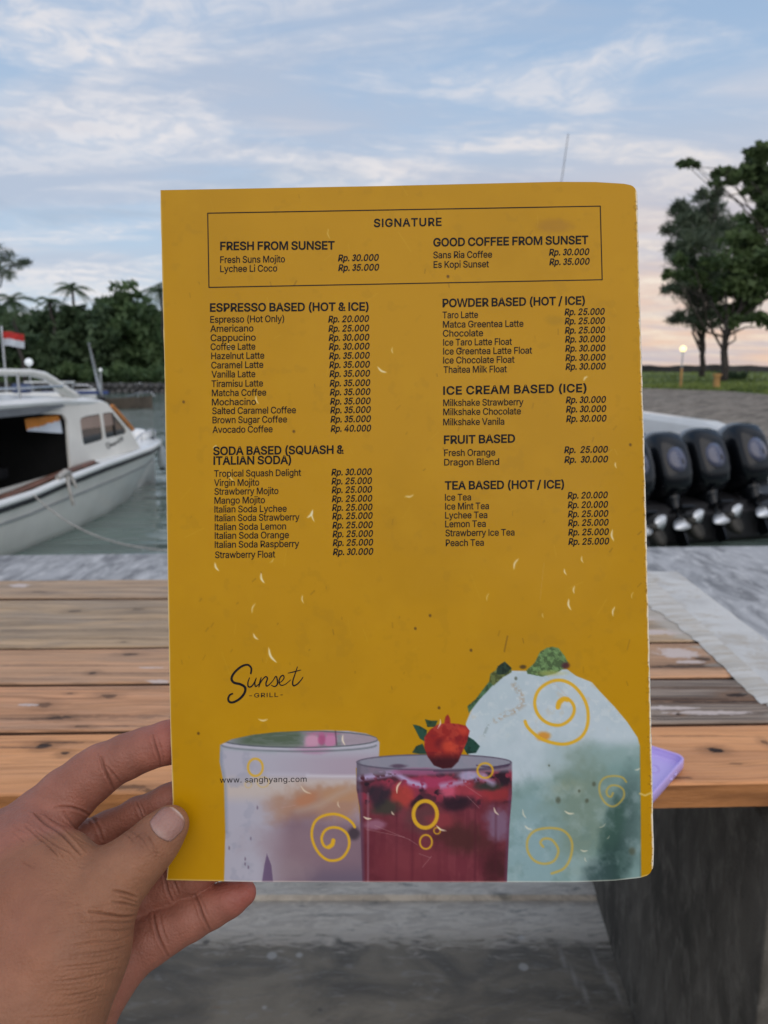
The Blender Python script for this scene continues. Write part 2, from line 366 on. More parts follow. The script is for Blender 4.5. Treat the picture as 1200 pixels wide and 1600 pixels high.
M_leafA = leaf_mat('dark_foliage', (0.044, 0.076, 0.042), (0.078, 0.118, 0.056))
M_leafB = leaf_mat('bushy_foliage', (0.050, 0.094, 0.044), (0.09, 0.14, 0.056))
M_leafC = leaf_mat('casuarina_foliage', (0.065, 0.090, 0.066), (0.11, 0.14, 0.085))
M_leafD = leaf_mat('broad_leaf', (0.050, 0.085, 0.038), (0.095, 0.135, 0.05))
M_palm = leaf_mat('palm_leaf', (0.04, 0.075, 0.035), (0.07, 0.11, 0.045))
M_bark = mat('bark', (0.055, 0.045, 0.04), 0.95, 0.35, 6, 0.02, 20, stretch=(1, 1, 0.3))
def leaves(centres, radii, per, size, asp=2.2, seed=0, droop=0.0, flat=0.7):
    r = np.random.default_rng(seed); centres = np.asarray(centres, float); radii = np.asarray(radii, float)
    idx = np.repeat(np.arange(len(centres)), per); n = len(idx)
    d = r.normal(size=(n, 3)); d /= np.linalg.norm(d, axis=1)[:, None]
    P = centres[idx] + d * (radii[idx] * r.random(n) ** 0.45)[:, None] * np.array([1, 1, flat])
    a = r.normal(size=(n, 3)); a[:, 2] -= droop; a /= np.linalg.norm(a, axis=1)[:, None]
    b = np.cross(a, r.normal(size=(n, 3))); b /= np.linalg.norm(b, axis=1)[:, None]
    s = size * r.uniform(0.6, 1.4, n)[:, None]
    V = np.stack([P - a * s * asp / 2, P + b * s / 2, P + a * s * asp / 2, P - b * s / 2], 1).reshape(-1, 3)
    return V, np.arange(n * 4).reshape(-1, 4)
def limb(g, a, b, r0, r1, seed, n=6, w=0.08):
    r = np.random.default_rng(seed); a = np.array(a, float); b = np.array(b, float); L = np.linalg.norm(b - a)
    pts = [a + (b - a) * i / n + (r.normal(0, w * L / n * 2.0, 3) if 0 < i < n else 0) for i in range(n + 1)]
    g.tube(pts, [r0 + (r1 - r0) * i / n for i in range(n + 1)], 7); return pts
def tree(name, label, cat, base, clumps, per, lsize, mat_leaf, seed, forks=None, group=None, r0=0.22, asp=2.2, droop=0., flat=.7, trunk_top=None, nk=14, loose=.30):
    """base point; clumps = list of (x, y, z, radius) in world space"""
    root = empty(name, tuple(base), label, cat, group); g = G(); C_ = np.array([c[:3] for c in clumps]); R_ = np.array([c[3] for c in clumps])
    top = np.array(trunk_top) if trunk_top is not None else C_.mean(0) - np.array([0, 0, C_[:, 2].std()])
    pts = limb(g, np.array(base) - np.array([0, 0, .3]), top, r0, r0 * 0.55, seed, 8, 0.05)
    rr = np.random.default_rng(seed)
    for i in range(len(C_)):
        s_ = pts[rr.integers(4, 9)]; limb(g, s_, C_[i], r0 * 0.30, r0 * 0.06, seed + i, 4, 0.10)
    g.build('trunk', M_bark, root, smooth=True)
    # clusters inside every clump so the crown has gaps and lumps
    cc = []; cr = []
    for i in range(len(C_)):
        k = max(4, int(nk * (R_[i] / R_.mean()) ** 2)); d = rr.normal(size=(k, 3)); d /= np.linalg.norm(d, axis=1)[:, None]
        cc.append(C_[i] + d * (R_[i] * rr.random(k) ** 0.5)[:, None] * np.array([1, 1, flat])); cr.append(np.full(k, R_[i] * loose) * rr.uniform(.6, 1.5, k))
    V, Fc = leaves(np.concatenate(cc), np.concatenate(cr), per, lsize, asp, seed + 5, droop)
    mesh('crown', V, Fc, mat_leaf, root); return root
def clumpsPX(lst, Y, dy=1.0, seed=0, grow=1.0):
    r = np.random.default_rng(seed); out = []
    for (px, py, rp) in lst:
        y = Y + r.uniform(-dy, dy); p_ = ONY(px, py, y); out.append((*p_, rp * grow / FPX * y))
    return out
# -- far left bank
def bushy(pxs, Y, base_px, label, seed, matl=M_leafA, name='broadleaf_tree', per=26, ls=0.34):
    tree(name, label, 'tree', ONZ(base_px, 598, 0.3) * 0 + np.array([*ONY(base_px, 596, Y)[:2], 0.35]), clumpsPX(pxs, Y, 2.0, seed, 1.22), per, ls, matl, seed, group='trees on the far left bank', r0=0.25, flat=.9, nk=22, loose=.36)
bushy([(196, 468, 22), (178, 490, 26), (212, 492, 24), (195, 520, 34), (222, 540, 26), (172, 545, 26), (205, 570, 26)], 70, 195, 'tallest round-topped tree left of the menu, right of the pair of palms', 11, M_leafB)
bushy([(150, 492, 20), (135, 510, 26), (158, 530, 30), (130, 550, 28), (150, 575, 26)], 68, 146, 'dark bushy tree between the tall round tree and the spiky palm', 12)
bushy([(95, 500, 24), (75, 520, 28), (105, 540, 30), (80, 565, 28), (60, 545, 22)], 66, 88, 'dark bushy tree behind the boat canopy below the two small palms', 13)
bushy([(30, 520, 24), (10, 540, 30), (45, 550, 26), (20, 575, 26), (-30, 540, 34), (-25, 500, 26)], 65, 12, 'dark leafy tree behind the red and white flag', 14)
bushy([(236, 505, 18), (250, 530, 24), (240, 560, 26), (262, 570, 24), (290, 545, 34), (285, 510, 26)], 69, 256, 'dark leafy tree just left of the menu edge', 15, M_leafB)
bushy([(330, 500, 34), (370, 520, 40), (320, 550, 34), (420, 540, 40), (470, 555, 34), (390, 570, 34)], 72, 390, 'wide tree behind the menu on the far bank', 16)
bushy([(-90, 500, 40), (-140, 520, 44), (-70, 550, 36), (-180, 550, 44), (-120, 570, 36)], 66, -110, 'tree just outside the left edge of the picture', 17)
r = np.random.default_rng(3)
cc = [np.array([*ONY(px, 590 + r.uniform(-14, 4), 63 + r.uniform(0, 3))]) for px in np.linspace(-120, 520, 110)] + [np.array([*ONY(px, 575 - r.random() ** .7 * 75, 74 + r.uniform(0, 6))]) for px in np.linspace(-160, 560, 420)]
V, Fc = leaves(cc, np.array([0.75] * 110 + [1.5] * 420), 90, 0.30, 2.0, 9); tag(mesh('undergrowth', V, Fc, M_leafB), kind='stuff')
def palm(px, py_top, py_base, Y, label, seed, flen=1.9, nf=17, group='palms on the far left bank'):
    c = ONY(px, py_top, Y); b = np.array([c[0] + 0.4, Y, 0.3]); root = empty('palm_tree', tuple(b), label, 'palm', group)
    g = G(); limb(g, b, c, 0.16, 0.11, seed, 7, 0.04); g.build('trunk', M_bark, root, smooth=True)
    r = np.random.default_rng(seed)
    for i in range(nf):
        g = G(); a = 6.283 * i / nf + r.uniform(-.2, .2); el = r.uniform(-.35, 1.25); L = flen * r.uniform(.8, 1.15); dirh = np.array([math.cos(a), math.sin(a), 0]); side = np.array([-math.sin(a), math.cos(a), 0])
        pts = [c + dirh * L * t_ * math.cos(el * (1 - t_ * .4)) + np.array([0, 0, L * (t_ * math.sin(el) - 0.75 * t_ * t_)]) for t_ in np.linspace(0, 1, 9)]
        g.tube(pts, [0.03 - 0.0025 * k for k in range(9)], 4)
        for k in range(1, 9):
            for t2 in (0, .5):
                p0 = pts[k] * (1 - t2) + pts[k - 1] * t2; w = 0.42 * math.sin(math.pi * min(.97, (k - t2) / 9 + .1)) * (flen / 1.9); ax = pts[k] - pts[k - 1]; ax /= np.linalg.norm(ax)
                for s_ in (-1, 1):
                    e = p0 + side * s_ * w + ax * w * .6 + np.array([0, 0, -w * .55]); g.add([p0 - ax * .05, p0 + ax * .05, e], [(0, 1, 2)])
        g.build('frond', M_palm, root)
    return root
palm(20, 470, 596, 60, 'big palm with drooping fronds at the left edge above the flag', 21, 2.2, 22)
palm(78, 472, 596, 66, 'small palm second from the left over the dark trees', 22, 1.5)
palm(113, 452, 596, 68, 'spiky palm standing highest over the dark trees', 23, 1.9, 20)
palm(250, 455, 596, 66, 'palm half hidden behind the left edge of the menu', 24, 2.2, 18)
palm(-60, 455, 596, 64, 'palm outside the left edge of the picture', 25, 2.2, 16)
# feathery branch reaching in at the left edge
tb = clumpsPX([(-20, 405, 26), (8, 395, 15), (22, 410, 15), (6, 424, 14), (36, 408, 8), (-50, 420, 40), (-80, 380, 45)], 30, 1.0, 2)
tree('casuarina_tree', 'feathery grey-green casuarina branch reaching in at the left edge below the clouds', 'tree', ONY(-160, 600, 30) * np.array([1, 1, 0]) + np.array([0, 0, -.6]), tb, 26, 0.030, M_leafC, 31, r0=0.2, asp=12, droop=.3, nk=12, loose=.55)
# -- right bank
ca = clumpsPX([(1055, 365, 20), (1070, 335, 22), (1048, 390, 14), (1085, 350, 24), (1095, 385, 32), (1068, 400, 24), (1110, 330, 24), (1100, 300, 16), (1120, 300, 14), (1128, 360, 32), (1085, 425, 30), (1060, 440, 20), (1115, 430, 36), (1050, 450, 12), (1095, 465, 28), (1060, 500, 14), (1085, 500, 20), (1110, 495, 20), (1062, 318, 12)], 53, 2.0, 5)
tree('casuarina_tree', 'feathery casuarina with a dark forked trunk behind the lamp post on the lawn', 'tree', ONY(1098, 585, 53), ca, 46, 0.075, M_leafC, 41, r0=0.22, asp=11, droop=.2, nk=11, loose=.55, trunk_top=ONY(1098, 520, 53))
cb = clumpsPX([(1160, 380, 38), (1130, 410, 34), (1150, 440, 42), (1190, 420, 46), (1120, 450, 30), (1170, 475, 34), (1195, 350, 34), (1215, 390, 46), (1135, 490, 20), (1160, 505, 18), (1200, 500, 26), (1230, 450, 46), (1250, 500, 36), (1100, 430, 22), (1075, 430, 13), (1058, 432, 8), (1045, 428, 7), (1066, 386 + 20, 10), (1155, 345, 22), (1265, 420, 40)], 47, 2.0, 6, .9)
tree('broadleaf_tree', 'tall spreading green tree beside the stone bollard at the right edge', 'tree', ONY(1130, 592, 47), cb, 34, 0.22, M_leafD, 42, r0=0.26, asp=2.6, nk=9, loose=.40, trunk_top=ONY(1136, 500, 47))
cd = clumpsPX([(1122, 268, 12), (1135, 275, 14), (1148, 282, 12), (1118, 285, 9), (1165, 275, 18), (1180, 258, 18), (1195, 240, 18), (1172, 240, 12), (1198, 275, 22), (1185, 300, 16), (1165, 296, 9), (1205, 320, 22), (1190, 335, 14), (1070, 255, 7), (1080, 254, 7), (1088, 258, 5), (1062, 257, 3), (1230, 270, 34), (1250, 320, 34), (1220, 230, 24), (1185, 232, 9)], 30, 0.7, 7)
tree('overhanging_tree', 'leafy branches of a nearer tree entering at the upper right corner', 'tree', ONY(1330, 640, 30), cd, 16, 0.13, M_leafD, 43, r0=0.16, asp=2.2, nk=14, loose=.34, trunk_top=ONY(1310, 330, 30))
M_shrub = M_leafB
rr = np.random.default_rng(8); cc = [ONY(1140 + rr.uniform(-14, 22), 588 + rr.uniform(-4, 5), 49 + rr.uniform(-.5, .5)) for _ in range(26)]
V, Fc = leaves(cc, np.full(26, .3), 60, .12, 2, 2); tag(mesh('shrub', V, Fc, M_leafA), 'low dark shrub on the lawn right of the tree trunk', 'shrub')
# ------------------------------------------------------------------ lamp post, bollard, flag, lights
M_white = mat('white_gelcoat', (0.86, 0.86, 0.84), 0.28, 0.05, 1.5, coat=0.3)
M_cream = mat('cream_gelcoat', (0.78, 0.76, 0.70), 0.30, 0.07, 1.2, coat=0.3)
M_steel = mat('steel', (0.55, 0.56, 0.58), 0.25, 0.1, 6, metal=1.0)
M_black = mat('black_rubber', (0.012, 0.012, 0.014), 0.5)
M_ochre = mat('ochre_paint', (0.50, 0.27, 0.09), 0.7, 0.2, 3)
M_globe = mat('lamp_globe', (1.0, 0.80, 0.38), 0.4, 0.02, emit=1.6)
M_globew = mat('white_globe', (0.85, 0.88, 0.9), 0.3, 0.02, emit=0.25)
b = ONY(1063, 608, 40); root = empty('street_lamp', tuple(b), 'thin ochre lamp post with a lit round globe on the edge of the lawn', 'lamp')
zt = ONY(1063, 547, 40)[2]
g = G(); g.tube([b, (b[0], b[1], zt - .9)], .06, 10); g.build('post', M_ochre, root)
g = G(); g.tube([(b[0], b[1], zt - .9), (b[0], b[1], zt - .1)], .035, 8); g.tube([(b[0], b[1], zt - .13), (b[0], b[1], zt - .08)], .11, 10); g.build('stem', M_steel, root)
g = G(); g.ball((b[0], b[1], zt + .06), .15, 14); g.build('globe', M_globe, root, smooth=True)
b = ONY(1119, 606, 39); root = empty('bollard', tuple(b), 'short ochre stone bollard at the foot of the big tree', 'bollard')
h = ONY(1119, 584, 39)[2] - b[2]
g = G(); g.box(b + np.array([0, 0, h * .42]), (.26, .26, h * .84), taper=.88); g.build('shaft', M_ochre, root, bevel=.02)
g = G(); g.box(b + np.array([0, 0, h * .92]), (.34, .34, h * .16)); g.build('capstone', M_ochre, root, bevel=.02)
for px, py, Y, zb, lab in ((45, 566, 40, .0, 'white globe lamp on a thin post behind the boat roof'), (157, 578, 58, .3, 'small white globe lamp in front of the dark trees')):
    c = ONY(px, py, Y); root = empty('globe_lamp', (c[0], c[1], -.6), lab, 'lamp')
    g = G(); g.tube([(c[0], c[1], -.6), (c[0], c[1], c[2] - .1)], .035 * Y / 40, 8); g.build('post', M_steel, root)
    g = G(); g.ball(c, .20 if Y < 50 else .13, 12); g.build('globe', M_globew, root, smooth=True)

# ------------------------------------------------------------------ left boat (local: s aft from the stem, t to starboard, z up)
BO = ONZ(213, 762, WZ); an = math.radians(10)
BA = np.array([-math.sin(an), -math.cos(an), 0]); BR = np.array([math.cos(an), -math.sin(an), 0])
def bl(s, t, z): return np.array([BO[0], BO[1], 0]) + BA * s + BR * t + np.array([0, 0, z])
def ip(s, tab): xs_, ys_ = zip(*tab); return float(np.interp(s, xs_, ys_))
wg = lambda s: ip(s, [(-.62, .03), (-.3, .25), (.2, .50), (1, .76), (2, .93), (3, 1.02), (4.4, 1.08), (7, 1.05)])
wl = lambda s: ip(s, [(-.62, .0), (0, .01), (.5, .22), (1, .42), (2, .70), (3, .86), (4.4, .96), (7, .98)])
zg = lambda s: ip(s, [(-.62, .13), (.2, .165), (1.1, .17), (2.26, .155), (3.36, .10), (4.4, .0), (7, -.02)])
boat = empty('cabin_boat', tuple(bl(3, 0, WZ)), 'white cabin boat with dark cabin windows moored on the left, bow towards the far bank', 'boat')
def hullsec(s):
    G_, L_, z = wg(s), wl(s), zg(s); out = []
    kz = -0.85 if s > .3 else -0.5 - max(0, (s + .62)) * .38
    if s < 0: lz = -0.5 + (-s) / .62 * .60
    else: lz = WZ
    half = [(G_, z), (G_ * .985, z - .06), (G_ * .6 + L_ * .4, z * .6 + lz * .4), (L_ * .93 + G_ * .07, z * .15 + lz * .85), (L_ * .9, lz - .08), (0.0, min(kz, lz - .1))]
    return [bl(s, t, zz) for t, zz in half] + [bl(s, -t, zz) for t, zz in half[::-1][1:]]
ss = [-.62, -.45, -.25, 0, .3, .6, 1, 1.5, 2, 2.5, 3, 3.5, 4, 5, 6, 7]
g = G(); g.loft([hullsec(s) for s in ss], closed=False, cap=True); g.build('hull', M_cream, boat, smooth=True)
g = G()
g.loft([[bl(s, wg(s) * k, zg(s) + .035 + .05 * (1 - k * k) * min(1, (s + .7))) for k in (-1, -.6, -.2, .2, .6, 1)] for s in ss if s < 3.0], closed=False, cap=False)
g.build('foredeck', M_white, boat, smooth=True)
# dark rubbing strake and white cap rail
for nm, m_, dz, rad, fl_ in (('rub_rail', M_black, -.035, .026, 1.3), ('cap_rail', M_white, .022, .038, .8)):
    g = G()
    for sg in (1, -1): g.tube([bl(s, sg * wg(s), zg(s) + dz) for s in ss], rad, 8)
    g.build(nm, m_, boat, smooth=True)
g = G()
for sg in (1,): g.tube([bl(s, (wg(s) * .72 + wl(s) * .28) + .004, zg(s) * .68 + WZ * .32) for s in ss[3:]], .010, 6)
g.build('hull_line', mat('grey_line', (.28, .29, .29), .5), boat)
M_wood = mat('varnished_wood', (0.16, 0.065, 0.035), 0.4, 0.25, 8)
g = G(); g.tube([bl(s, wg(s) - .10, zg(s) + .055) for s in np.linspace(2.6, 4.4, 8)], .035, 6); g.build('toe_board', M_wood, boat)
# cabin side with window openings, extruded
def poly_plate(name, outer, holes, t, thick, m_, parent, taper=lambda z: 0.0):
    loops = [[Vector((a, b_, 0)) for a, b_ in outer]] + [[Vector((a, b_, 0)) for a, b_ in h_] for h_ in holes]
    tris = tessellate_polygon(loops); pts = [p_ for l_ in loops for p_ in l_]; n = len(pts)
    sg = 1 if t > 0 else -1
    V = [bl(p_[0], t - sg * taper(p_[1]), p_[1]) for p_ in pts] + [bl(p_[0], t - sg * (thick + taper(p_[1])), p_[1]) for p_ in pts]
    F = [tuple(x) for x in tris] + [(a + n, c + n, b_ + n) for a, b_, c in tris]; o = 0
    for l_ in loops:
        k = len(l_); F += [(o + i, o + (i + 1) % k, o + (i + 1) % k + n, o + i + n) for i in range(k)]; o += k
    return mesh(name, V, F, m_, parent)
def rr_poly(pts, rad=.05, n=4):
    out = []; N = len(pts)
    for i in range(N):
        p0, p1, p2 = [np.array(pts[k % N], float) for k in (i - 1, i, i + 1)]
        a = p1 + (p0 - p1) / np.linalg.norm(p0 - p1) * rad; c = p1 + (p2 - p1) / np.linalg.norm(p2 - p1) * rad
        for k in range(n + 1): u = k / n; out.append(tuple((1 - u) ** 2 * a + 2 * u * (1 - u) * p1 + u * u * c))
    return out
outer = [(1.30, .22), (1.48, .46), (1.62, .56), (1.93, .83), (2.3, .88), (2.8, .90), (6.2, .92), (6.2, .06), (4.4, .04), (2.9, .16), (2.2, .20)]
w1 = rr_poly([(2.14, .41), (2.12, .71), (2.42, .70), (2.56, .68), (2.58, .38)], .05)
w2 = rr_poly([(1.58, .44), (1.60, .50), (1.86, .715), (2.07, .715), (2.09, .415)], .04)
w3 = rr_poly([(2.90, .15), (2.86, .40), (2.80, .67), (2.86, .745), (3.3, .77), (6.0, .80), (6.0, .14), (4.2, .10)], .05)
tap = lambda z: max(0, z - .1) * .12
for sg in (1, -1):
    poly_plate('cabin_side', outer, [w1, w2, w3], .80 * sg, .03, M_cream, boat, tap)
M_glass = mat('tinted_glass', (0.012, 0.014, 0.014), 0.05, 0.2, 2, spec=0.8)
M_inner = mat('window_reveal', (0.30, 0.22, 0.18), 0.6, 0.2, 3)
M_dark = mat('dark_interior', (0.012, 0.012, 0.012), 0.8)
for sg in (1, -1):
    for nm, pl in (('rear', w1), ('front', w2)):
        zmid = .57
        poly_plate('window_pane', pl, [], (.80 - .014) * sg, .006, M_glass, boat, tap)
        # pale blind drawn over the upper half behind the glass edge
        up_ = [(a, max(b_, zmid)) for a, b_ in pl if True]
        cl = []
        for (a, b_) in pl:
            if b_ > zmid: cl.append((a, b_))
        if len(cl) > 3:
            xs_ = sorted(a for a, _ in cl); cl = sorted(cl, key=lambda q_: -q_[0]); cl = [(xs_[-1], zmid)] + cl + [(xs_[0], zmid)]
            poly_plate('blind', [(a, b_ - .012) for a, b_ in cl], [], (.80 - .010) * sg, .003, mat('peach_blind', (0.33, 0.235, 0.19), .5, .1, 2), boat, tap)
g = G(); g.tube([bl(1.84, .80 - tap(.42) - .006, .42), bl(1.84, .80 - tap(.7) - .006, .71)], .010, 6); g.build('window_bar', M_black, boat)
# windshield with an orange flag's edge of trim
g = G(); ws0 = (1.44, .47); ws1 = (1.90, .83)
g.add([bl(1.44, -.70, .47), bl(1.44, .70, .47), bl(1.90, .66, .83), bl(1.90, -.66, .83)], [(0, 1, 2, 3)]); g.build('windscreen', M_glass, boat)
g = G()
for sg in (1, -1): g.tube([bl(1.40, .745 * sg, .47), bl(1.60, .735 * sg, .62), bl(1.82, .71 * sg, .79)], .024, 6)
g.build('orange_trim', mat('orange_trim', (.55, .20, .04), .5), boat)
g = G(); g.loft([[bl(s, t, z0 + .02 * (1 - abs(t))) for t in (-.74, -.4, 0, .4, .74)] for s, z0 in ((1.30, .24), (1.44, .46))], closed=False, cap=False); g.build('cabin_front', M_cream, boat, smooth=True)
# roof: front deckhouse top and the flying bridge floor with a grey overhang
g = G(); roof = []
for s, w_, z0, z1 in ((1.86, .60, .81, .83), (1.93, .68, .80, .86), (2.3, .71, .82, .90), (2.8, .73, .84, .93), (3.2, .80, .85, .93), (4.0, .84, .85, .93), (6.4, .84, .86, .94)):
    roof.append([bl(s, t, z) for t, z in ((-w_, z0), (-w_ - .02, (z0 + z1) / 2), (-w_ + .05, z1), (0, z1 + .02), (w_ - .05, z1), (w_ + .02, (z0 + z1) / 2), (w_, z0))])
g.loft(roof); g.build('roof', M_white, boat, smooth=False, bevel=.008)
g = G()
for sg in (1, -1):
    g.loft([[bl(s, sg * (w_), .85), bl(s, sg * (w_ + .015), z0), bl(s, sg * (w_ - .03), z0 + .01)] for s, w_, z0 in ((2.9, .76, .83), (3.4, .83, .78), (6.3, .85, .77))], closed=False, cap=False)
g.build('canvas_valance', mat('grey_canvas', (.13, .14, .15), .8), boat)
# arched coaming of the flying bridge (a thick moulding) and rails
arc = [(2.35, .90), (2.55, .93), (2.75, 1.00), (2.95, 1.09), (3.12, 1.155), (3.35, 1.185), (3.8, 1.19), (6.2, 1.19)]
g = G()
for sg in (1, -1): g.tube([bl(s, sg * ip(s, [(2.3, .60), (3, .70), (6, .76)]), z) for s, z in arc], [.045, .07, .065, .05, .042, .036, .034, .034], 10)
g.tube([bl(2.36, .60, .90), bl(2.30, .3, .91), bl(2.28, 0, .91), bl(2.30, -.3, .91), bl(2.36, -.60, .90)], .05, 10)
g.build('bridge_coaming', M_cream, boat, smooth=True)
g = G()
for sg in (1, -1):
    g.tube([bl(s, sg * .73, z) for s, z in ((2.85, 1.04), (3.5, 1.035), (6.2, 1.03))], .014, 6)
    for s in (3.6, 4.6, 5.6): g.tube([bl(s, sg * .74, .93), bl(s, sg * .74, 1.19)], .013, 6)
g.build('bridge_rail', M_steel, boat)
g = G(); g.box(bl(3.0, .35, 1.02), (.16, .14, .10)); g.build('bridge_seat', mat('dark_blue', (.03, .05, .12), .5), boat, bevel=.02)
# interior seen through the open side
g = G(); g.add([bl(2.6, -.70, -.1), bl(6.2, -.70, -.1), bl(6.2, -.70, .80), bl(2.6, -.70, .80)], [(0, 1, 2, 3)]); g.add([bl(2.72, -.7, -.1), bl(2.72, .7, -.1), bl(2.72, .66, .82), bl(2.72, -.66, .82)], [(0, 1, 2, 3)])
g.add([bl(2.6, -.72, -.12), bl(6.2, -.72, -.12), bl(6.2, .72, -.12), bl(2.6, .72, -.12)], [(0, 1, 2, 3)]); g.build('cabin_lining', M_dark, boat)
seat = G(); seat.box(bl(3.5, .15, .15), (.4, .4, .12), m=0); seat.box(bl(3.75, .15, .40), (.42, .10, .42)); seat.build('helm_seat', mat('black_vinyl', (.02, .02, .022), .35), boat, bevel=.03)
for k in range(3):
    g = G(); g.tube([bl(3.95 + .09 * k, .58, .05), bl(4.15 + .09 * k, .58, .42)], .012, 6); g.build('seat_slat', M_steel, boat)
g = G()
def cur(u, v):
    s = 2.84 + .62 * u; z = .735 - .01 * u - (.20 - .085 * u) * v * (1 if u < .99 else 1) ; return bl(s, .74 + .012 * math.sin(u * 14) - tap(z), z)
Vc, Fc = sheet(cur, 24, 12)
mi = []
for j in range(12):
    for i in range(24): mi.append(0 if (j / 12) < (.60 - .45 * (1 - i / 24) ** 1.0 + .12 * math.sin(i / 24 * 3.1) + .05) else 1)
mi = [0 if (j / 12) < (.25 + .62 * (i / 24) ** 1.2) else 1 for j in range(12) for i in range(24)]
mesh('flag_reflection', Vc, Fc, [mat('orange_reflection', (.62, .22, .03), .8, .1), mat('white_cloth', (.62, .66, .72), .8, .08)], boat, smooth=True, mi=mi)  # reflection of the flag in the window, put into a coloured sheet
# scrawled name on the cabin side: illegible in the photo, kept as dark brush strokes
g = G(); t0 = .80
def nm(u, v): z = .31 + v; return bl(1.98 - u, .80 - tap(z) + .004, z)
for st in ([(0, .02), (-.02, .05), (.03, .06), (.07, .03), (.05, 0), (0, .0)], [(.09, .0), (.09, .035), (.12, .03), (.13, .0)], [(.16, .03), (.15, .01), (.18, .0), (.19, .03)], [(.21, 0), (.22, .03), (.25, .03), (.26, .01)], [(.29, .06), (.28, .01), (.31, .0)], [(.33, .03), (.36, .06), (.39, .03), (.35, .01), (.33, .03)]):
    g.tube([nm(u - .12, v - .01 + u * .14) for u, v in st], .006, 5)
g.build('name_lettering', M_black, boat)
# antenna, bow fittings
g = G(); a0 = bl(1.66, .5, .86); a1 = bl(1.88, .5, 1.53); g.tube([a0, a0 + (a1 - a0) * .5, a1], [.024, .018, .010], 8); g.build('antenna', M_steel, boat)
g = G(); g.ball(bl(1.66, .5, .87), (.045, .045, .035), 10); g.build('antenna_mount', M_black, boat, smooth=True)
g = G(); g.tube([bl(s, .6 * wg(s) + .03, zg(s) + z) for s, z in ((.9, .05), (.6, .16), (.1, .20), (-.3, .21), (-.52, .19))], .010, 6)
g.tube([bl(s, -(.6 * wg(s) + .03), zg(s) + z) for s, z in ((.9, .05), (.6, .16), (.1, .20), (-.3, .21), (-.52, .19))], .010, 6)
for s in (.5, .0, -.45):
    for sg in (1, -1): g.tube([bl(s, sg * (.6 * wg(s) + .03), zg(s) + .02), bl(s, sg * (.6 * wg(s) + .03), zg(s) + .19)], .009, 6)
g.build('bow_rail', M_steel, boat, smooth=True)
g = G(); g.box(bl(-.35, 0, .26), (.16, .30, .10)); g.ball(bl(.05, .1, .28), (.16, .14, .10), 12); g.build('anchor_locker', M_white, boat, bevel=.02)
g = G(); g.ball(bl(-.60, .0, .17), (.05, .05, .045), 10); g.build('bow_roller', M_black, boat, smooth=True)
fe = empty('boat_fender', tuple(bl(-.42, .24, .1)), 'pale grey fender with a dark end hanging from the bow of the cabin boat', 'fender')
g = G(); c0 = bl(-.35, .26, .08); pr = [(0, .02), (.04, .055), (.10, .065), (.24, .065), (.30, .05), (.33, .02)]
g.loft([[c0 + np.array([r_ * math.cos(a), r_ * math.sin(a), -z]) for a in np.linspace(0, 2 * math.pi, 13)[:-1]] for z, r_ in pr]); g.build('fender_body', mat('fender_grey', (.42, .46, .48), .5), fe, smooth=True)
g = G(); g.tube([c0 + np.array([0, 0, -.31]), c0 + np.array([0, 0, -.36])], .035, 10); g.build('fender_end', M_black, fe)
g = G(); g.tube([c0 + np.array([0, 0, .0]), c0 + np.array([-.02, 0, .1])], .008, 6); g.build('lanyard', M_white, fe)
# mooring line from a gunwale cleat, sagging to the quay
g = G(); c0 = bl(4.02, 1.09, .06); c1 = ONZ(300, 862, -.12); pts = []
for k in range(25):
    u = k / 24; p_ = c0 * (1 - u) + c1 * u; p_ = p_ + np.array([0, 0, -.20 * 4 * u * (1 - u) * (1 - .35 * u)]); pts.append(p_)
g.tube(pts, .0075, 6); tag(g.build('mooring_rope', mat('rope', (.42, .40, .37), .9, .2, 30)), 'thin mooring rope sagging from the boat side to the quay', 'rope')
g = G(); g.tube([bl(3.30, 1.02, .17), bl(3.42, 1.06, .20), bl(3.55, 1.05, .15)], .03, 8); g.tube([bl(3.42, 1.07, .16), bl(3.46, 1.12, -.02), bl(3.44, 1.13, -.14)], .018, 6); g.tube([bl(3.36, 1.07, .16), bl(3.34, 1.12, .02)], .018, 6)
g.build('cleat', mat('rope', (.4, .4, .4)), boat)

# flag on its pole, and further boats behind
c = ONY(3, 518, 22); b_ = ONY(7, 600, 22)
fl = empty('flag', tuple(b_), 'small red over white flag on a leaning pole at the left edge', 'flag')
g = G(); g.tube([b_ + np.array([.05, 0, -.5]), c + np.array([0, 0, .15])], .03, 8); g.build('flagpole', M_steel, fl)
def ff(u, v): p_ = ONY(4 + 32 * u, 518 + 3 * u + 22 * v, 22); return p_ + np.array([0, .08 * math.sin(u * 7 + v), 0.02 * math.sin(u * 5)])
V, Fc = sheet(ff, 16, 8); mesh('flag_cloth', V, Fc, [mat('red_cloth', (.52, .03, .025), .8), mat('white_cloth', (.62, .66, .72))], fl, smooth=True, mi=[0 if j < 4 else 1 for j in range(8) for i in range(16)])
def small_boat(name, label, cpx, cpy, Y, L_, Wd, H, heading, mhull, extras):
    c = ONZ(cpx, cpy, WZ); root = empty(name, tuple(c), label, 'boat'); a = np.array([math.cos(heading), math.sin(heading), 0]); r_ = np.array([-a[1], a[0], 0])
    f = lambda s, t, z: c + a * s + r_ * t + np.array([0, 0, z]); g = G(); secs = []
    for u in np.linspace(0, 1, 9):
        w_ = Wd / 2 * (1 - max(0, (u - .5) * 2) ** 2.2 * .97); s = -L_ / 2 + L_ * u; hz = H * (1 + .35 * u * u)
        secs.append([f(s, -w_, hz), f(s, -w_ * .8, 0), f(s, 0, -.2), f(s, w_ * .8, 0), f(s, w_, hz), f(s, w_ * .8, hz - .08), f(s, -w_ * .8, hz - .08)])
    g.loft(secs); g.build('hull', mhull, root, smooth=False, bevel=.02); extras(f, root); return root
M_dkhull = mat('dark_hull', (0.075, 0.06, 0.045), .7, .3, 2)
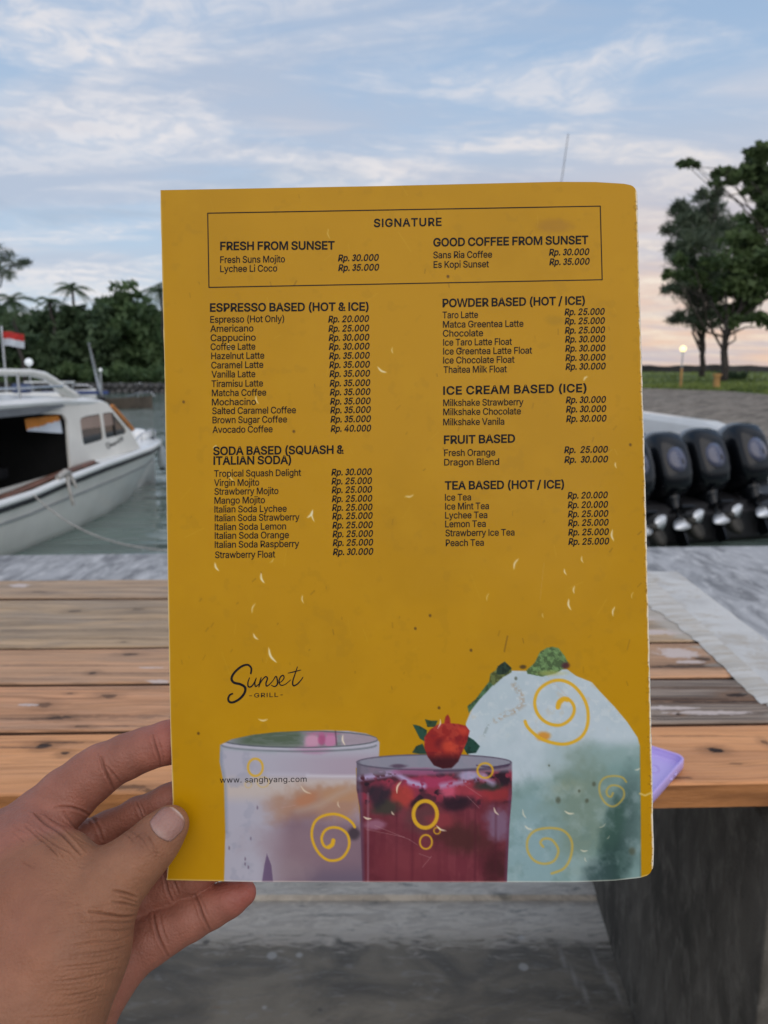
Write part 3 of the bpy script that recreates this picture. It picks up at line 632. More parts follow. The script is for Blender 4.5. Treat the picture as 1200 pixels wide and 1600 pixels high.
def ex1(f, root):
    g = G(); g.tube([f(.5, .5, .5), f(1.0, .4, .70), f(1.65, .1, .74), f(1.8, 0, .55)], .02, 6); g.tube([f(1.0, .4, .45), f(1.0, .4, .70)], .02, 6); g.build('bow_rail', M_steel, root)
small_boat('dinghy', 'low dark-hulled boat with a bow rail lying behind the cabin boat bow', 180, 638, 21, 3.4, 1.2, .42, math.radians(8), M_dkhull, ex1)
def ex2(f, root):
    g = G(); g.box(f(.2, 0, 1.15), (2.2, 1.1, .07)); g.build('canopy_top', M_white, root, bevel=.02)
    for s in (-.8, 1.2):
        for t in (-.45, .45):
            g = G(); g.tube([f(s, t, .4), f(s, t, 1.12)], .025, 6); g.build('canopy_post', M_steel, root)
    g = G(); g.tube([f(1.2, .5, 1.0), f(1.9, .5, .98), f(2.2, .5, .85), f(2.25, .5, .4)], .03, 8); g.build('rail', M_steel, root)
    g = G(); g.box(f(1.6, -.5, .62), (3.4, .1, .16)); g.build('blue_cover', mat('blue_tarp', (.03, .06, .20), .6), root, bevel=.02)
small_boat('canopy_boat', 'boat with white canopy and blue cover glimpsed over the cabin boat roof', 74, 632, 23, 5.0, 1.6, .6, math.radians(5), M_white, ex2)

# ------------------------------------------------------------------ right boat and its outboards
AF = np.array([.28, -.96, 0]); LT = np.array([.96, .28, 0])       # aft, and across the transom to the right
cap = ONY(1024, 692, 7.9)
E0 = cap + np.array([0, 0, 0])                                   # top of the second engine
def el(sft, lat, z): return np.array([E0[0], E0[1], 0]) + AF * sft + LT * lat + np.array([0, 0, z])
sb = empty('motor_boat', tuple(el(-3, 0.2, WZ)), 'white open motor boat carrying a row of black outboards, half hidden by the menu', 'boat')
def sec(s, k, hz, ins=.12):
    c_ = .30; w_ = 1.30 * k
    return [el(s, c_ + t, z) for t, z in ((w_, hz), (w_ * .98, hz - .2), (w_ * .88, WZ), (0, WZ - .4), (-w_ * .88, WZ), (-w_ * .98, hz - .2), (-w_, hz))]
HZ = lambda s: ip(-s, [(.2, .40), (.5, .50), (1.0, .56), (2.0, .60), (4, .64), (8, .78)])
g = G(); g.loft([sec(s, k, HZ(s)) for s, k in ((-.35, .98), (-1, 1), (-3, 1), (-5, .92), (-6.5, .6), (-7.4, .06))], closed=False, cap=True); g.build('hull', M_white, sb, smooth=False, bevel=.03)
g = G()
g.loft([[el(s, .30 + t * k * .885, z) for t, z in ((1.47, HZ(s)), (1.44, HZ(s) + .05), (1.20, HZ(s) + .055), (1.17, HZ(s) - .02), (1.15, -.02), (-1.15, -.02), (-1.17, HZ(s) - .02), (-1.20, HZ(s) + .055), (-1.44, HZ(s) + .05), (-1.47, HZ(s)))] for s, k in ((-.20, .93), (-.28, .98), (-1, 1), (-3, 1), (-5, .92), (-6.5, .6), (-7.3, .08))], closed=False, cap=False)
g.build('gunwale_deck', M_white, sb, smooth=False, bevel=.02)
g = G(); g.loft([[el(s, .30 + t * .90, z) for t in np.linspace(-1.36, 1.36, 7)] for s, z in ((-.16, .0), (-.20, .30), (-.28, .38), (-.60, .38), (-.64, 0.0))], closed=False, cap=False); g.build('transom', M_white, sb, smooth=False, bevel=.02)
g = G(); g.loft([[el(s, .30 + t * k * .90, z) for t in np.linspace(-1.42, 1.42, 9)] for s, z, k in ((-.335, WZ - .2, .9), (-.10, WZ + .02, .94), (-.08, .02, .97), (-.16, .05, .97))], closed=False, cap=False); g.build('transom_shadow_skirt', M_black, sb)  # black sheet that paints the platform's shadow onto the lower transom
g = G(); g.box(el(.10, .45, -.30), (.3, .3, .3)); g.F = g.F[:0]; g.V = []; g.M = []
g.loft([[el(s, .30 + t * .85, z) for s, z in ((-.1, -.02), (.36, -.10), (.48, -.18), (.48, -.46), (.30, -.62), (-.1, -.62))] for t in (-1.3, 1.5)]); g.build('engine_bracket', M_black, sb, bevel=.02)  # engine mount widened into a black mass, standing in for shade too
g = G(); g.loft([[el(s, .30 + t * .9, -.02) for t in (-1.2, 1.2)] for s in (-.5, -6)], closed=False, cap=False); g.build('cockpit_sole', M_cream, sb)
for k in range(4):
    g = G(); o_ = el(-1.0, .55 + .13 * k, .36); g.tube([o_, o_ + np.array([0, 0, .13])], .018, 8); g.build('rod_holder', mat('blue_black', (.03, .05, .09), .5), sb)
g = G(); g.box(el(-3.4, -.2, .55), (.8, .9, 1.1)); g.build('console', M_white, sb, bevel=.06)
g = G(); bs = ONY(838, 560, 11.3); tp = ONY(888, 209, 11.3); g.tube([bs, tp], [.014, .007], 6); g.box(bs + np.array([0, 0, -.35]), (.05, .05, .8)); g.build('whip_antenna', mat('grey_fibreglass', (.30, .31, .33), .5), sb)

M_cowl = mat('black_cowl', (0.004, 0.005, 0.007), 0.20, 0.2, 2, coat=0.0, spec=0.45)
M_cowlg = mat('grey_cowl_cap', (0.16, 0.18, 0.20), 0.30, 0.12, 3, coat=0.4)
M_dull = mat('dull_shaded_bronze', (0.035, 0.032, 0.026), 0.6, 0.3, 20)
M_prop = mat('polished_propeller', (0.78, 0.80, 0.82), 0.30, 0.06, 5, metal=0.35, coat=.4)
tilt = math.radians(29)
Rt = np.stack([AF, LT, np.array([0, 0, 1.0])], 1)                 # columns: aft, lateral, up
Ry = np.array([[math.cos(tilt), 0, -math.sin(tilt)], [0, 1, 0], [math.sin(tilt), 0, math.cos(tilt)]])
RM = Rt @ Ry                                                      # local x aft, y lateral, z up, then tilted so the leg swings aft
def outboard():
    root = empty('outboard_motor', (0, 0, 0), 'x', 'outboard motor')
    S = lambda cx, z, lx, ly, p=3.6, n=24: [(cx + lx * np.sign(math.cos(a)) * abs(math.cos(a)) ** (2 / p), ly * np.sign(math.sin(a)) * abs(math.sin(a)) ** (2 / p), z) for a in np.linspace(0, 2 * math.pi, n + 1)[:-1]]
    g = G(); g.loft([S(.0, .012, .12, .09), S(.0, .0, .19, .14), S(.01, -.05, .24, .175), S(.02, -.18, .268, .195), S(.01, -.32, .275, .20), S(.01, -.43, .255, .19), S(.01, -.52, .22, .165), S(.0, -.58, .17, .12)]); g.build('cowl', M_cowl, root, smooth=True, world=False)
    g = G(); g.loft([S(-.02, .036, .09, .07), S(-.02, .026, .16, .13), S(-.035, -.02, .20, .175), S(-.07, -.13, .205, .203), S(-.085, -.19, .195, .203)]); g.build('cowl_cap', M_cowlg, root, smooth=True, world=False)
    g = G(); V = []
    g.loft([[(.268 + d_ - .10 * (abs(.10 * r_ * math.cos(a)) ** 2) * 8 + (.010 if r_ < .99 else 0), -.02 + .10 * r_ * math.cos(a), -.31 + .12 * r_ * math.sin(a)) for a in np.linspace(0, 2 * math.pi, 19)[:-1]] for r_, d_ in ((1, 0), (.96, .016), (.5, .022), (.05, .024))], cap=False); g.build('cowl_sky_sheen', mat('blue_grey_sheen', (.075, .08, .125), .25, .1, 3, coat=.5), root, smooth=True, world=False)  # bluish oval panel painted in for the sky's reflection on the cowl
    g = G(); g.box((.300, .02, -.34), (.003, .02, .05)); g.build('sheen_mark', M_black, root, world=False)  # dark fleck inside the painted reflection
    g = G(); g.loft([S(.0, -.56, .15, .10, 2), S(.0, -.62, .12, .08, 2), S(.0, -.68, .105, .055, 2), S(.01, -.78, .10, .035, 2), S(.02, -.85, .10, .03, 2)]); g.build('leg', M_cowl, root, smooth=True, world=False)
    g = G(); g.loft([[(x, y * w_, -.80 + dz) for x, y, dz in ((0, 0, 0),)] for w_ in (1,)], cap=False) if 0 else None
    g = G(); pl = [(-.14, 0), (-.06, .07), (.12, .09), (.24, .07), (.25, -.07), (.12, -.09), (-.06, -.07)]
    g.loft([[(x, y, -.73) for x, y in pl], [(x, y, -.745) for x, y in pl]]); g.build('cavitation_plate', M_cowl, root, world=False)
    g = G(); tz = -.87
    g.loft([[(x, r_ * math.cos(a), tz + r_ * math.sin(a)) for a in np.linspace(0, 2 * math.pi, 15)[:-1]] for x, r_ in ((-.20, .01), (-.16, .035), (-.05, .055), (.08, .055), (.14, .048))]); g.build('gearcase', M_cowl, root, smooth=True, world=False)
    g = G(); g.loft([[(-.06, .012, -.90), (.10, .012, -.90), (.10, -.012, -.90), (-.06, -.012, -.90)], [(.0, .005, -1.06), (.11, .005, -1.06), (.11, -.005, -1.06), (.0, -.005, -1.06)]]); g.build('skeg', M_cowl, root, world=False)
    pr = G(); pr.loft([[(x, r_ * math.cos(a), tz + r_ * math.sin(a)) for a in np.linspace(0, 2 * math.pi, 15)[:-1]] for x, r_ in ((.145, .040), (.22, .036), (.255, .026), (.262, .010))])
    hub = pr.build('propeller', M_dull, root, smooth=True, world=False)
    for k in range(3):
        a0 = math.radians((12, 184, 280)[k]); B = G(); sa = []
        for u in np.linspace(0, 1, 6):
            r_ = .035 + .150 * u; hw = (.042 + .042 * math.sin(math.pi * min(1, u * .95 + .12))) * (1 if u < .95 else .5); ring = []
            for v, th in ((-1, .0), (0, .004), (1, .0), (0, -.004)):
                a = a0 + v * hw / max(r_, .05) * .8 + .25 * u; ring.append((.21 + v * hw * .45 + th, r_ * math.cos(a), tz + r_ * math.sin(a)))
            sa.append(ring)
        B.loft(sa); B.build('blade', M_prop if k < 2 else M_dull, hub, smooth=True, world=False)  # lower blade gets a dark copy of the metal, shade painted in
    g = G(); g.box((-.22, 0, -.52), (.12, .22, .30)); g.tube([(-.16, .06, -.45), (-.02, .07, -.70)], .015, 8); g.tube([(-.16, -.06, -.45), (-.02, -.07, -.70)], .015, 8); g.build('clamp_bracket', M_black, root, world=False, bevel=.01)
    g = G(); g.tube([(-.10, .09, -.50), (.10, .07, -.72)], .011, 8); g.build('tilt_ram', M_steel, root, world=False)
    return root
def copy_tree(o, parent=None):
    c = o.copy(); COL.objects.link(c); c.parent = parent
    for ch in [x for x in bpy.data.objects if x.parent == o]: copy_tree(ch, c)
    return c
labs = ['black outboard nearest the menu edge, almost hidden behind it', 'black outboard whose grey cap touches the menu edge, leftmost fully seen', 'middle black outboard with tilted leg and silver propeller', 'black outboard standing furthest right at the picture edge']
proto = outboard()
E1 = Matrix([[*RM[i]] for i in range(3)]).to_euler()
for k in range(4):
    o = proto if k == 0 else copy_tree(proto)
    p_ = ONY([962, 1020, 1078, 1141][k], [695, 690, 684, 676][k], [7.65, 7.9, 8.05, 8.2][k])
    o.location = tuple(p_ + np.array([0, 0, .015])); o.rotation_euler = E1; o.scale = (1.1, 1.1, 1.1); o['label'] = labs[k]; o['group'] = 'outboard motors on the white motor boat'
# ------------------------------------------------------------------ the plank table on its concrete base
TZ = 0.75
def plank_mat(name, ca, cb, grey, gx, knots, blot, seed, streak=0.35):
    """ca/cb fresh wood tones; grey = how weathered; gx = (x0, x1) where weathering sets in towards the right"""
    m, t, p = newmat(name); tc = t.add('ShaderNodeNewGeometry'); v = tc.outputs['Position']; sp = t.add('ShaderNodeSeparateXYZ'); t.link(v, sp.inputs[0])
    wv = t.noise(t.mapv(v, (2.0, 5, 1), (seed, 0, 0)), 2.2, 3, 0.5)
    cm = t.add('ShaderNodeCombineXYZ'); t.link(sp.outputs[0], cm.inputs[0]); t.link(t.math('ADD', sp.outputs[1], t.math('MULTIPLY', wv, 0.035)), cm.inputs[1]); t.link(t.math('MULTIPLY', sp.outputs[2], 0.3), cm.inputs[2])
    gv = cm.outputs[0]
    broad = t.noise(t.mapv(gv, (1.3, 18, 6), (seed, seed, 0)), 1.6, 5, 0.55, 0.3)
    grain = t.noise(t.mapv(gv, (3.0, 150, 30), (seed, 3, 0)), 1.6, 5, 0.6, 0.2)
    fine = t.noise(t.mapv(gv, (14, 420, 60), (0, seed, 0)), 1.2, 4, 0.6)
    col = t.mix(t.rng(broad, 0.34, 0.66), (*ca, 1), (*cb, 1))
    col = t.mix(t.math('MULTIPLY', t.rng(grain, 0.47, 0.70), streak * 1.5), col, (*[c * 0.45 for c in cb], 1))
    col = t.mix(t.math('MULTIPLY', t.rng(fine, 0.52, 0.72), 0.34), col, (*[c * 0.4 for c in cb], 1))
    gm = t.noise(t.mapv(gv, (2.0, 9, 1), (seed * 2, 1, 0)), 2.0, 5, 0.6, 0.5)
    gf = t.math('MULTIPLY', t.rng(gm, 0.42, 0.66), grey)
    if gx is not None:
        gf = t.math('MAXIMUM', gf, t.math('MULTIPLY', t.rng(t.math('ADD', sp.outputs[0], t.math('MULTIPLY', t.math('SUBTRACT', gm, 0.5), 0.25)), gx[0], gx[1]), 0.92))
    gcol = t.mix(t.rng(grain, 0.38, 0.62), (0.33, 0.27, 0.215, 1), (0.10, 0.085, 0.072, 1))
    gcol = t.mix(t.math('MULTIPLY', t.rng(broad, 0.5, 0.68), 0.7), gcol, (0.045, 0.040, 0.036, 1))
    col = t.mix(gf, col, gcol)
    dist = t.math('MULTIPLY', t.math('SUBTRACT', t.noise(t.mapv(v, (1, 2.6, 1)), 55, 5, 0.65, 0.8), 0.5), 3.0)
    for (px, py, rx, ry, st) in knots:
        K = ONZ(px, py, TZ); dv = t.vmath('MULTIPLY', t.vmath('SUBTRACT', v, tuple(K)), (1 / rx, 0.8 / ry, 0)); dl = t.math('ADD', t.vmath('LENGTH', dv), dist)
        halo = t.math('MULTIPLY', t.rng(dl, 1.0, 3.4, 1.0, 0.0), 0.55 * st); col = t.mix(halo, col, (*[c * 0.38 for c in cb], 1))
        col = t.mix(t.math('MULTIPLY', t.rng(dl, 0.75, 1.05, 1.0, 0.0), st), col, (0.030, 0.014, 0.008, 1))
    for (px, py, rx, ry) in blot:
        K = ONZ(px, py, TZ); dv = t.vmath('MULTIPLY', t.vmath('SUBTRACT', v, tuple(K)), (1 / rx, 0.8 / ry, 0)); dl = t.math('ADD', t.vmath('LENGTH', dv), t.math('MULTIPLY', dist, 1.0))
        col = t.mix(t.math('MULTIPLY', t.rng(dl, 0.9, 1.15, 1.0, 0.0), 0.85), col, (0.66, 0.55, 0.50, 1))
    # cement dust and drags where the border laps onto the boards
    ex = t.math('ADD', 0.6266, t.math('MULTIPLY', sp.outputs[1], -0.0503 * -1.0 * 0 + 0.0)); ex = t.math('ADD', t.math('MULTIPLY', sp.outputs[1], 0.0503), 0.4733)
    de = t.math('SUBTRACT', ex, sp.outputs[0]); cn = t.noise(t.mapv(v, (6, 40, 1)), 1.4, 6, 0.65, 0.5); yk = t.rng(sp.outputs[1], 1.12, 1.50, 0.0, 0.11)
    cmk = t.rng(t.math('ADD', de, t.math('MULTIPLY', t.math('SUBTRACT', cn, 0.5), 0.16)), t.math('MULTIPLY', yk, 0.35), t.math('ADD', yk, 0.004), 1.0, 0.0)
    cmk = t.math('MULTIPLY', cmk, t.rng(sp.outputs[1], 1.05, 1.30, 0.25, 0.9)); col = t.mix(cmk, col, t.mix(cn, (0.40, 0.33, 0.25, 1), (0.60, 0.56, 0.50, 1)))
    t.link(col, p.inputs['Base Color']); t.link(t.rng(grain, 0.3, 0.7, 0.42, 0.68), p.inputs['Roughness']); p.inputs['Specular IOR Level'].default_value = 0.22
    bu = t.add('ShaderNodeBump'); bu.inputs['Distance'].default_value = 0.0016; bu.inputs['Strength'].default_value = 0.9
    t.link(t.math('SUBTRACT', t.math('ADD', t.math('MULTIPLY', fine, 0.4), t.math('MULTIPLY', gf, t.math('MULTIPLY', grain, 1.6))), t.math('MULTIPLY', grain, 0.6)), bu.inputs['Height']); t.link(bu.outputs[0], p.inputs['Normal'])
    return m
M_side = mat('orange_varnish', (0.40, 0.155, 0.045), 0.45, 0.30, 5, 0.001, 60, stretch=(1, 12, 8), col2=(0.55, 0.23, 0.075))
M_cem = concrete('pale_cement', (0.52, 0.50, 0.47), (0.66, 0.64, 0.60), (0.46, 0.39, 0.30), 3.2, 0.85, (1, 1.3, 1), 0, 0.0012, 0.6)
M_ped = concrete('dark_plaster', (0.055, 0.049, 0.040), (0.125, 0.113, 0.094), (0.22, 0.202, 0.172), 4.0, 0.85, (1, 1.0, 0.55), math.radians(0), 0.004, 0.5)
M_edge = mat('shaded_board_edge', (0.085, 0.040, 0.022), 0.8, 0.3, 12)  # sides of the gaps darkened: shade between boards put into the colour
table = empty('plank_table', (0, 1.2, 0), 'low plank table of weathered orange and grey boards on a concrete base', 'table')
pink, pinkb = (0.78, 0.38, 0.19), (0.60, 0.30, 0.15)
rows = [  # near-left px y, near-right, far-left, far-right (at px 0 and 1200)
    (933.6, 928.6, 907, 897), (1011.5, 999.5, 937.8, 931.8), (1067.4, 1055.4, 1015.4, 1003.4), (1141.5, 1126.5, 1072.4, 1060.4), (1241, 1221, 1147.8, 1131.8)]
mats_ = [plank_mat('wood_far', (0.58, 0.38, 0.23), (0.42, 0.29, 0.19), 0.6, None, [(60, 925, .02, .004, .5)], [(30, 915, .02, .01)], 1.3, .45),
         plank_mat('wood_second', (0.60, 0.40, 0.23), (0.43, 0.30, 0.185), 0.55, None, [(115, 955, .012, .006, .6), (60, 985, .12, .0016, .5), (200, 968, .10, .0014, .5), (160, 998, .10, .0014, .5), (215, 952, .012, .005, .5), (1060, 980, .02, .003, .5), (193, 1003, .006, .002, .7)], [(1028, 966, .03, .012), (1035, 988, .04, .010)], 4.7, .45),
         plank_mat('wood_third', (0.72, 0.39, 0.21), (0.54, 0.31, 0.175), 0.35, None, [(203, 1022, .014, .004, .8), (70, 1040, .12, .0014, .5), (190, 1052, .08, .0014, .5), (145, 1051, .007, .004, .9), (1096, 1029, .012, .006, .8), (1120, 1040, .09, .006, .9), (1060, 1042, .05, .003, .8)], [(1058, 1020, .030, .017), (1077, 1034, .02, .006), (238, 1043, .022, .002), (245, 1064, .02, .003)], 8.1, .45),
         plank_mat('wood_fourth', pink, pinkb, 0.35, (0.20, 0.34), [(92, 1121, .016, .0045, 1.0), (190, 1119, .10, .0045, .4), (40, 1123, .05, .003, .4), (180, 1134, .05, .0012, .6), (120, 1077, .10, .0010, .5), (168, 1087, .012, .005, .7), (70, 1101, .012, .006, .6), (128, 1135, .009, .0025, .8), (110, 1083, .005, .002, .7), (1155, 1086, .015, .006, 1.0), (1040, 1093, .10, .0025, .9), (1130, 1097, .09, .0025, .9), (1060, 1116, .006, .003, 1.0), (1085, 1075, .08, .0016, .8)], [(1110, 1114, .05, .0045), (1045, 1106, .035, .004), (45, 1101, .012, .003)], 11.9, .55),
         plank_mat('wood_near', (0.84, 0.39, 0.165), (0.68, 0.31, 0.135), 0.10, None, [(68, 1165, .010, .0055, 1.0), (30, 1168, .035, .0010, .7), (105, 1160, .018, .0022, .45), (230, 1190, .07, .0008, .5), (1080, 1150, .06, .0008, .5), (101, 1177, .006, .004, .9), (1117, 1172, .010, .005, 1.0), (1055, 1215, .02, .0025, .6), (200, 1230, .02, .004, .6), (265, 1236, .03, .004, .6), (1150, 1193, .01, .002, .4), (1195, 1160, .004, .006, .6), (95, 1160, .03, .0016, .6)], [], 15.2, .32)]
def endx(Y): return 0.550 + (Y - 1.524) * (0.523 - 0.550) / (0.987 - 1.524) * 1.0
plk = []
for i, (nl, nr, fl_, fr) in enumerate(rows):
    def edge(yl, yr):
        a = ONZ(0, yl, TZ); b = ONZ(1200, yr, TZ); d = (b - a) / (b[0] - a[0]); return lambda X: a + d * (X - a[0])
    en, ef = edge(nl, nr), edge(fl_, fr)
    xl = -1.25; xr_n = 0.98 if i == 4 else endx(en(.5)[1]); xr_f = 0.98 if i == 4 else endx(ef(.5)[1])
    g = G(); n = 40; top = []; rsd = np.random.default_rng(i)
    wob = lambda x, k: 0.0012 * (float(vnoise(x * 9, k, 20 + i, 3)) - .5) * 2
    secs = []
    for k in range(n + 1):
        u = k / n; xn = xl + (xr_n - xl) * u; xf = xl + (xr_f - xl) * u; a = en(xn).copy(); c = ef(xf).copy(); a[1] += wob(xn, 1); c[1] += wob(xn, 7)
        dz = 0.0010 * (float(vnoise(xn * 4, 3, 60 + i, 2)) - .5); hz = TZ + dz; r_ = .0022
        yv_ = np.array([0, 1.0, 0])
        secs.append([(a[0], a[1], TZ - .030), (a[0], a[1], hz - r_ * 1.2), (a[0], a[1] + r_ * .4, hz - r_ * .35), (a[0], a[1] + r_ * 1.3, hz), ((a[0] + c[0]) / 2, (a[1] + c[1]) / 2, hz), (c[0], c[1] - r_ * 1.3, hz), (c[0], c[1] - r_ * .3, hz - r_ * .4), (c[0], c[1], hz - r_ * 1.3), (c[0], c[1], TZ - .030)])
    mi = []
    g.loft(secs)
    for f in g.F:
        mi.append(0)
    nsec = 9
    for fi, f in enumerate(g.F):
        if len(f) == 4:
            k = fi % nsec; mi[fi] = (1 if i == 4 else 2) if k == 0 else (2 if k in (6, 7, 8) else 0)
    g.M = mi
    o = g.build('plank', [mats_[i], M_side, M_edge], table, smooth=False); plk.append(o)
# a loose split strip in the weathered board and screw heads
for px, py in ((1152, 1088), (60, 1185), (70, 1096), (1040, 1208)):
    pass
# concrete border along the right end and the far side, lapping onto the boards
cf = ONZ(1065, 895, TZ); cn = ONZ(1200, 998, TZ); far = lambda X: ONZ(0, 896.5, TZ) + (ONZ(1200, 894.5, TZ) - ONZ(0, 896.5, TZ)) * ((X + 0.9) / 1.6)
g = G(); yN = 0.98; xo = lambda Y: cf[0] + (Y - cf[1]) * (cn[0] - cf[0]) / (cn[1] - cf[1]); YF = 1.693
secs = []
for Y in np.linspace(0.905, YF, 26):
    w_ = 0.006 * (float(vnoise(Y * 22, 1, 5, 3)) - .5); secs.append([(endx(Y) + .001 + w_ * .3, Y, TZ - .06), (endx(Y) + .001 + w_ * .3, Y, TZ + .001), (endx(Y) + .02, Y, TZ + .003), (xo(Y) - .012 + w_, Y, TZ + .003), (xo(Y) + w_, Y, TZ - .004), (xo(Y), Y, TZ - .06)])
g.loft(secs); g.build('cement_border', M_cem, table)
yfar = ONZ(0, 907, TZ)[1]
g = G(); secs = []
for X in np.linspace(.10, endx(1.66) - .001, 12): secs.append([(X, ef0, z) for ef0, z in ((1.640, TZ - .06), (1.640, TZ + .001), (YF - .01, TZ + .003), (YF, TZ - .06))])
g.loft(secs); g.build('cement_border', M_cem, table)
# thin irregular cement skin smeared across the joint
def smear(u, v):
    Y = 0.99 + (YF - 0.02 - 0.99) * u; wv = (0.006 + 0.022 * float(vnoise(Y * 60, 2.0, 9, 3)) + 0.014 * float(vnoise(Y * 9, 7.0, 19, 2))) ; wv *= .25 + 1.1 * float(sstep(1.15, 1.55, Y)); x = endx(Y) + .03 - (wv + .03) * v
    return (x, Y, TZ + .0042 - .0030 * v ** 3)
V, Fc = sheet(smear, 160, 8); mesh('cement_smear', V, Fc, concrete('smeared_cement', (0.50, 0.46, 0.40), (0.66, 0.63, 0.58), (0.48, 0.38, 0.26), 3.5, 0.85, (1, 6, 1), 0, 0.001, 0.8), table, smooth=True)
# concrete base: side walls and back wall
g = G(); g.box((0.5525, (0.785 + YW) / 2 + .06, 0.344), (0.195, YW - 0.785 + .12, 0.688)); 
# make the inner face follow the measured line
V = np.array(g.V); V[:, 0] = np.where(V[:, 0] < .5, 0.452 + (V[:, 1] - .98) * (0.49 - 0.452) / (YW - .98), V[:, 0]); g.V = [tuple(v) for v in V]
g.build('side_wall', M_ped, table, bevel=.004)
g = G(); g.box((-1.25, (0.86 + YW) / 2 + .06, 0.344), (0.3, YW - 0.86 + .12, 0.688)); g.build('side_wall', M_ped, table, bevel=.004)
g = G()
for y_ in (0.93, 1.50): g.box((-.33, y_, TZ - .030 - .016), (1.55, .06, .03))
g.build('bearer', M_side, table)
# ------------------------------------------------------------------ lilac phone case lying on the near board
M_lil = mat('lilac_silicone', (0.52, 0.40, 0.78), 0.42, 0.03, 3, sss=.1); M_lil2 = mat('lilac_lining', (0.56, 0.46, 0.82), 0.6, 0.03, 3)
pc = empty('phone_case', (0, 0, 0), 'empty lilac phone case lying open side up on the near board beside the menu', 'phone case')
c1 = ONZ(1073, 1187, TZ + .01)      # right corner; the case runs left behind the menu
ax = ONZ(1022, 1163, TZ + .01) - c1; ax /= np.linalg.norm(ax); bx = ONZ(1020, 1247, TZ + .01) - c1; bx = bx / np.linalg.norm(bx)
bx[2] = 0; bx /= np.linalg.norm(bx); ax = ax - bx * (ax @ bx); ax[2] = 0; ax /= np.linalg.norm(ax)
def rrect(w, h, r, n=8):
    out = []
    for cx, cy, a0 in ((w - r, h - r, 0), (r, h - r, 90), (r, r, 180), (w - r, r, 270)):
        for k in range(n + 1): a = math.radians(a0 + 90 * k / n); out.append((cx + r * math.cos(a), cy + r * math.sin(a)))
    return out
LW, LH, TH = 0.074, 0.150, 0.0125
def cs(off, z, w=LW, h=LH): return [(c1 - ax * off * 0 + ax * (off + x) + bx * (off + y))[:2].tolist() + [TZ + .002 + z] for x, y in rrect(w - 2 * off, h - 2 * off, .012 - off * .6)]
g = G(); g.loft([cs(.0015, 0), cs(0, .002), cs(0, TH - .001), cs(.0008, TH), cs(.0022, TH), cs(.0028, TH - .001), cs(.0022, TH - .003)], cap=False); g.F.append(tuple(range(36))[::-1]); g.M.append(0); g.build('shell', M_lil, pc, smooth=True)
g = G(); g.loft([cs(.0022, TH - .003), cs(.0026, .0035), cs(.005, .0022)], cap=False); base_ = len(g.V) - 36; g.F.append(tuple(range(base_, base_ + 36))); g.M.append(0); g.build('lining', M_lil2, pc, smooth=False)
cc_ = c1 + ax * .030 + bx * .036
g = G(); g.tube([(cc_ + np.array([.011 * math.cos(a), .011 * math.sin(a), 0]))[:2].tolist() + [TZ + .0043] for a in np.linspace(0, 6.283, 25)[:-1]], .0006, 6, closed=True)
g.build('embossed_ring', M_lil, pc, smooth=True)
for k in range(2):
    e = c1 + ax * (.012 + .030 * k) + bx * (LH + 0.0001) ; g = G(); g.tube([(c1 + bx * (.034 + .014 * k) - ax * .0004)[:2].tolist() + [TZ + .008], (c1 + bx * (.040 + .014 * k) - ax * .0004)[:2].tolist() + [TZ + .008]], .0011, 8); g.build('side_button', M_lil2, pc, smooth=True)
